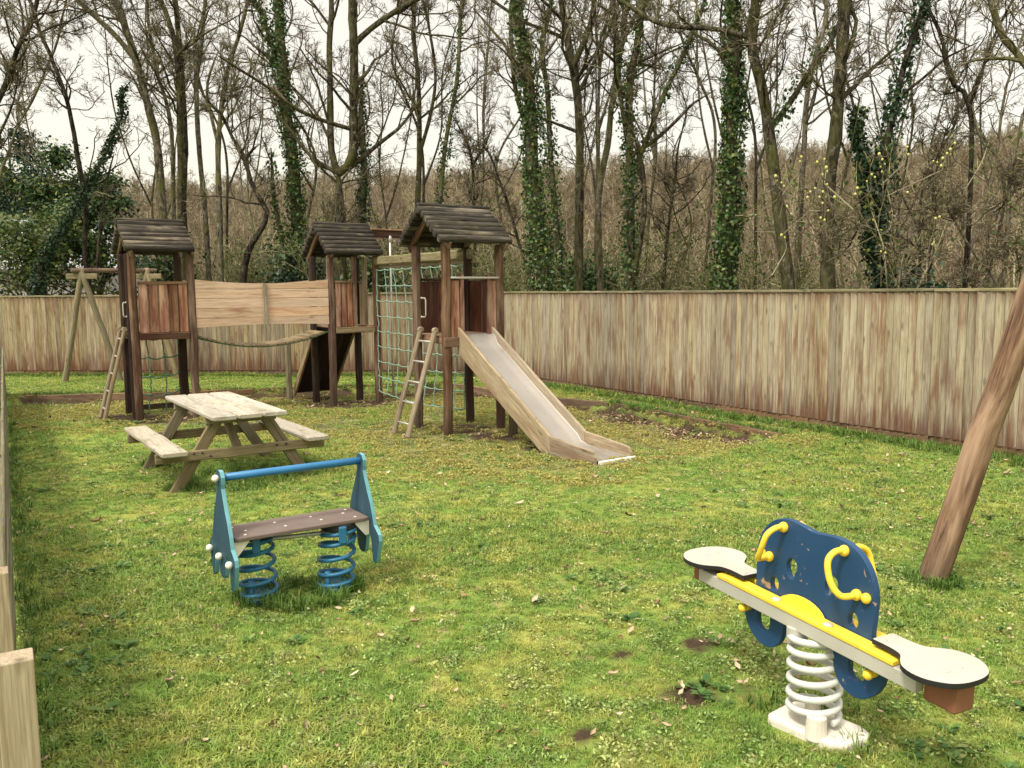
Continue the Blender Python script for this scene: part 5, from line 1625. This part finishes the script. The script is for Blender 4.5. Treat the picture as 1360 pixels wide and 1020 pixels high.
# ------------------------------------------------------------------ evergreen trees and bushes at the left
def leafy_tree(x, y, h, rx, rz, label, mat, nleaf, size, cat='tree', name='evergreen_tree', low=.15, zmin=-9.0):
    gz_ = float(ground_z(np.array([x]), np.array([float(y)]))[0]) - .2
    base = np.array([x, y, gz_])
    root = empty(name, tuple(base)); tag(root, label, cat, 'evergreens behind the fence')
    H = h - gz_
    S = np.stack([np.cumsum(rng.normal(0, .05, 14)), np.cumsum(rng.normal(0, .05, 14)), np.linspace(0, H * .85, 14)], 1)[None]
    Rt = np.linspace(.14, .03, 14)[None]
    v, q, r_ = tubes(S, Rt, 8); raw_mesh('trunk', v, q, BARK['oak'], root, True, r_)
    P1, R1 = grow(S, Rt, 34, low, 0, (40, 85), 6, .15, .03, .012, .5, abs_len=rx * 1.0)
    P2, R2 = grow(P1, R1, 4, .3, .45, (25, 60), 4, .18, .03, .007)
    v, q, r_ = join([tubes(P1, R1, 5), tubes(P2, R2, 4)]); raw_mesh('branches', v, q, M['twig'], root, True, r_)
    ends = np.concatenate([P2[:, -1], P1[:, -1], P2[:, 2]])
    zc = H - rz
    e_ = (ends - (0, 0, zc)) / (rx, rx, rz)
    ends = ends[np.linalg.norm(e_, axis=1) < 1.15]
    i = rng.integers(0, len(ends), nleaf)
    c_ = ends[i] + rng.normal(0, 1, (nleaf, 3)) * np.array([.26, .26, .16]) * rng.uniform(.5, 1.3, len(ends))[i][:, None]
    c_ = c_[c_[:, 2] + gz_ > zmin + rng.normal(0, .6, len(c_))]
    out = c_ - np.array([0, 0, zc]); out /= np.linalg.norm(out, axis=1, keepdims=True) + 1e-6
    v, q, r_ = leaves(c_, out + (0, 0, .5), size, .8); raw_mesh('foliage', v, q, M[mat], root, False, r_)
    return root


leafy_tree(-13.9, 25.0, 4.7, 2.0, 2.4, 'yellow-green evergreen bush at the left edge behind the fence', 'yellowgreen', 16000, .052, zmin=2.5)
leafy_tree(-16.0, 29.5, 6.9, 2.7, 3.0, 'tall mid-green evergreen behind the yellow-green bush at the left', 'holly', 24000, .062, zmin=3.4)
leafy_tree(-12.7, 26.5, 5.4, 1.9, 2.7, 'dark green holly between the yellow-green bush and the leaning ivied tree', 'holly', 17000, .056, zmin=2.75)
leafy_tree(-9.4, 23.8, 3.3, 1.0, 1.4, 'small leafy bush above the fence just left of the left tower', 'holly', 1800, .06)
leafy_tree(-5.6, 22.8, 3.3, 1.2, 1.5, 'low dark evergreen bush above the plank bridge', 'ivy_dark', 5000, .055)
leafy_tree(-3.9, 22.6, 2.9, 1.0, 1.3, 'low green bush behind the middle tower', 'holly', 4000, .055)
leafy_tree(1.5, 21.8, 3.1, .9, 1.3, 'ivy bush round the foot of the ivied tree right of the slide tower', 'ivy', 3600, .055)
leafy_tree(7.9, 16.9, 2.6, .8, 1.2, 'dark ivy bush at the foot of the twin ivied stems', 'ivy_dark', 3000, .055)


def conifer(x, y, h, label):
    gz_ = float(ground_z(np.array([x]), np.array([float(y)]))[0]); base = np.array([x, y, gz_]); H = h - gz_
    root = empty('conifer', tuple(base)); tag(root, label, 'conifer', 'conifers far behind the fence')
    S = np.stack([np.zeros(14), np.zeros(14), np.linspace(0, H, 14)], 1)[None]; Rt = np.linspace(.22, .02, 14)[None]
    v, q, r_ = tubes(S, Rt, 7); raw_mesh('trunk', v, q, BARK['dark'], root, True, r_)
    P1, R1 = grow(S, Rt, 90, .25, 0, (75, 100), 5, .08, .02, .012, .4, abs_len=2.3)
    P2, R2 = grow(P1, R1, 6, .2, .4, (30, 60), 3, .12, -.02, .01)
    pts_ = np.concatenate([P2.reshape(-1, 3), P1[:, 2:].reshape(-1, 3)]); i = rng.integers(0, len(pts_), 9000); c_ = pts_[i] + rng.normal(0, .10, (9000, 3))
    v, q, r_ = join([tubes(P1, R1, 4), leaves(c_, np.tile([0, 0, 1.], (9000, 1)), .075, .7)])
    raw_mesh('crown', v, q, M['needle'], root, False, r_)


conifer(-24.5, 43, 10.0, 'slim dark conifer at the far left on the skyline')
conifer(-22.4, 41, 8.7, 'broad dark conifer right of the slim one on the far left skyline')

# pale house glimpsed through the bushes
hs = empty('house', (-21.3, 36.0, -2.2), R(12)); tag(hs, 'pale rendered house glimpsed through the bushes at the far left', 'house')
b = MB(); b.add([(-6, -3, 0), (5, -3, 0), (5, 4, 0), (-6, 4, 0), (-6, -3, 5.2), (5, -3, 5.2), (5, 4, 5.2), (-6, 4, 5.2), (5, .5, 7.2), (-6, .5, 7.2)],
                [(0, 1, 5, 4), (1, 2, 6, 8, 5), (2, 3, 7, 6), (3, 0, 4, 9, 7)], np.zeros((10, 3))); b.build('wall', M['render'], hs)
b = MB()
for s in (-1, 1):
    b.beam((-6.3, .5 + s * 1.95, 6.17), (5.3, .5 + s * 1.95, 6.17), 4.4, .12, up=(0, s * .49, .87), n=3)
b.build('roof', M['slate'], hs)
for x in (-3.2, 1.8):
    b = MB(); b.beam((x - .6, -3.02, 3.0), (x + .6, -3.02, 3.0), .06, 1.2, n=2); wdw = b.build('window', M['white'], hs)
    b = MB(); b.beam((x - .52, -3.06, 3.0), (x + .52, -3.06, 3.0), .02, 1.04, n=2); b.build('pane', M['edge'], wdw)


# ------------------------------------------------------------------ understorey and the wooded hillside (one mass each)
def proto(name, h, stems, mat, n1, n2, n3, spread, r0, lean=.12, kink=.06, l1=.42, rmin=.010):
    S0_ = np.zeros((stems, 9, 3)); Rr = np.empty((stems, 9))
    for s in range(stems):
        d = np.array([rng.normal(0, lean), rng.normal(0, lean), 1.0]); p = np.array([rng.normal(0, .06 * stems), rng.normal(0, .06 * stems), 0])
        for j in range(9):
            S0_[s, j] = p; d = d + rng.normal(0, kink, 3); d /= np.linalg.norm(d); p = p + d * h / 8 * rng.uniform(.85, 1.05)
        Rr[s] = np.linspace(r0, r0 * .22, 9)
    g1 = grow(S0_, Rr, n1, .22, l1 * spread, (20, 60), 5, .15, .06, rmin)
    g2 = grow(g1[0], g1[1], n2, .15, .5, (20, 60), 4, .17, .05, rmin * .8)
    ps = [tubes(S0_, Rr, 5), tubes(*g1, 4), tubes(*g2, 3)]
    if n3:
        g3 = grow(g2[0], g2[1], n3, .15, .55, (20, 55), 2, .16, .04, rmin * .7); ps.append(tubes(*g3, 3))
    v, q, r_ = join(ps)
    return raw_mesh(name, v, q, mat, 'unlinked', True, r_)


far = [proto('far_tree', rng.uniform(6, 8), 1 + (i % 3 == 0), M['farwood'], 16, 6, 4, .8, .09, rmin=.016) for i in range(6)]
n = 3600
hy = np.sqrt(rng.uniform(36 ** 2, 135 ** 2, n)); hx = rng.uniform(-1, 1, n) * (.74 * hy + 4)
kk = (beyond(hx, hy) > 16) & ~((hx < -.30 * hy - 1) & (hy < 48)); hx, hy = hx[kk], hy[kk]
scatter('hillside_wood', np.stack([hx, hy, ground_z(hx, hy) - .1], 1), rng.uniform(0, 6.28, len(hx)), rng.uniform(.7, 1.12, len(hx)), far, tilt=rng.normal(0, .06, (len(hx), 2)))

und = [proto('shrub', rng.uniform(2.4, 3.6), int(rng.integers(4, 7)), M['under'], 6, 4, 3, 1.0, .026, .22, .10, .5, .006) for _ in range(6)]
n = 430
uy = rng.uniform(8, 46, n); ux = rng.uniform(-1, 1, n) * (.70 * uy + 3)
bb = beyond(ux, uy); kk = (bb > 3.2) & (bb < 26) & (rng.uniform(size=n) < np.where(ux > 3, .55, .9)) & ~((ux < -.36 * uy) & (uy < 34)); ux, uy = ux[kk], uy[kk]
scatter('undergrowth', np.stack([ux, uy, ground_z(ux, uy) - .1], 1), rng.uniform(0, 6.28, len(ux)), rng.uniform(.7, 1.2, len(ux)) * np.clip(uy / 24, .7, 1.25), und, tilt=rng.normal(0, .12, (len(ux), 2)))

# leafy undergrowth: brambles and budding shrubs close behind the fence
def leafy_proto(name, h, stems, nl, mat):
    v0 = proto(name + '_stems', h, stems, M['under'], 6, 4, 0, 1.0, .022, .25, .11, .55, .006)
    me = v0.data; co = np.empty(len(me.vertices) * 3, np.float32); me.vertices.foreach_get('co', co); co = co.reshape(-1, 3)
    top = co[co[:, 2] > .12 * h]
    c_ = top[rng.integers(0, len(top), nl)] + rng.normal(0, .045, (nl, 3))
    v, q, r_ = leaves(c_, rng.normal(size=(nl, 3)) + (0, 0, .7), .026, .6)
    lf_ = raw_mesh(name, v, q, mat, 'unlinked', False, r_)
    return v0, lf_


M['bramble'] = leafmat('bramble_and_bud_leaves', (.030, .070, .016), (.150, .190, .045), (.27, .27, .08), .25, .5, .25)
n = 330
uy = rng.uniform(10, 30, n); ux = rng.uniform(-1, 1, n) * (.66 * uy + 2)
bb = beyond(ux, uy); az_ = ux / uy
kk = (bb > 3.0) & (bb < 10) & (az_ > -.37) & (rng.uniform(size=n) < np.where(az_ < .02, 1.0, .30)); ux, uy = ux[kk], uy[kk]
prs = [leafy_proto('bramble', rng.uniform(1.9, 3.0), 5, 900, M['bramble']) for _ in range(4)]
src = []
for s_o, l_o in prs:                                   # one source mesh per kind: stems and leaves together
    vs_, qs_, ms_ = [], [], []
    off_ = 0
    for j_, o_ in enumerate((s_o, l_o)):
        me = o_.data; co = np.empty(len(me.vertices) * 3, np.float32); me.vertices.foreach_get('co', co)
        lp = np.empty(len(me.loops), np.int32); me.loops.foreach_get('vertex_index', lp)
        vs_.append(co.reshape(-1, 3)); qs_.append(lp.reshape(-1, 4) + off_); ms_.append(np.full(len(me.polygons), j_, np.int32)); off_ += len(me.vertices)
    V_ = np.concatenate(vs_)
    o = raw_mesh('bramble_source', V_, np.concatenate(qs_), M['under'], 'unlinked', False, np.repeat(rng.uniform(size=len(V_) // 4 + 1), 4)[:len(V_)])
    o.data.materials.append(M['bramble']); o.data.polygons.foreach_set('material_index', np.concatenate(ms_))
    src.append(o); bpy.data.objects.remove(s_o); bpy.data.objects.remove(l_o)
scatter('brambles', np.stack([ux, uy, ground_z(ux, uy) - .1], 1), rng.uniform(0, 6.28, len(ux)), rng.uniform(.95, 1.6, len(ux)), src, tilt=rng.normal(0, .12, (len(ux), 2)))
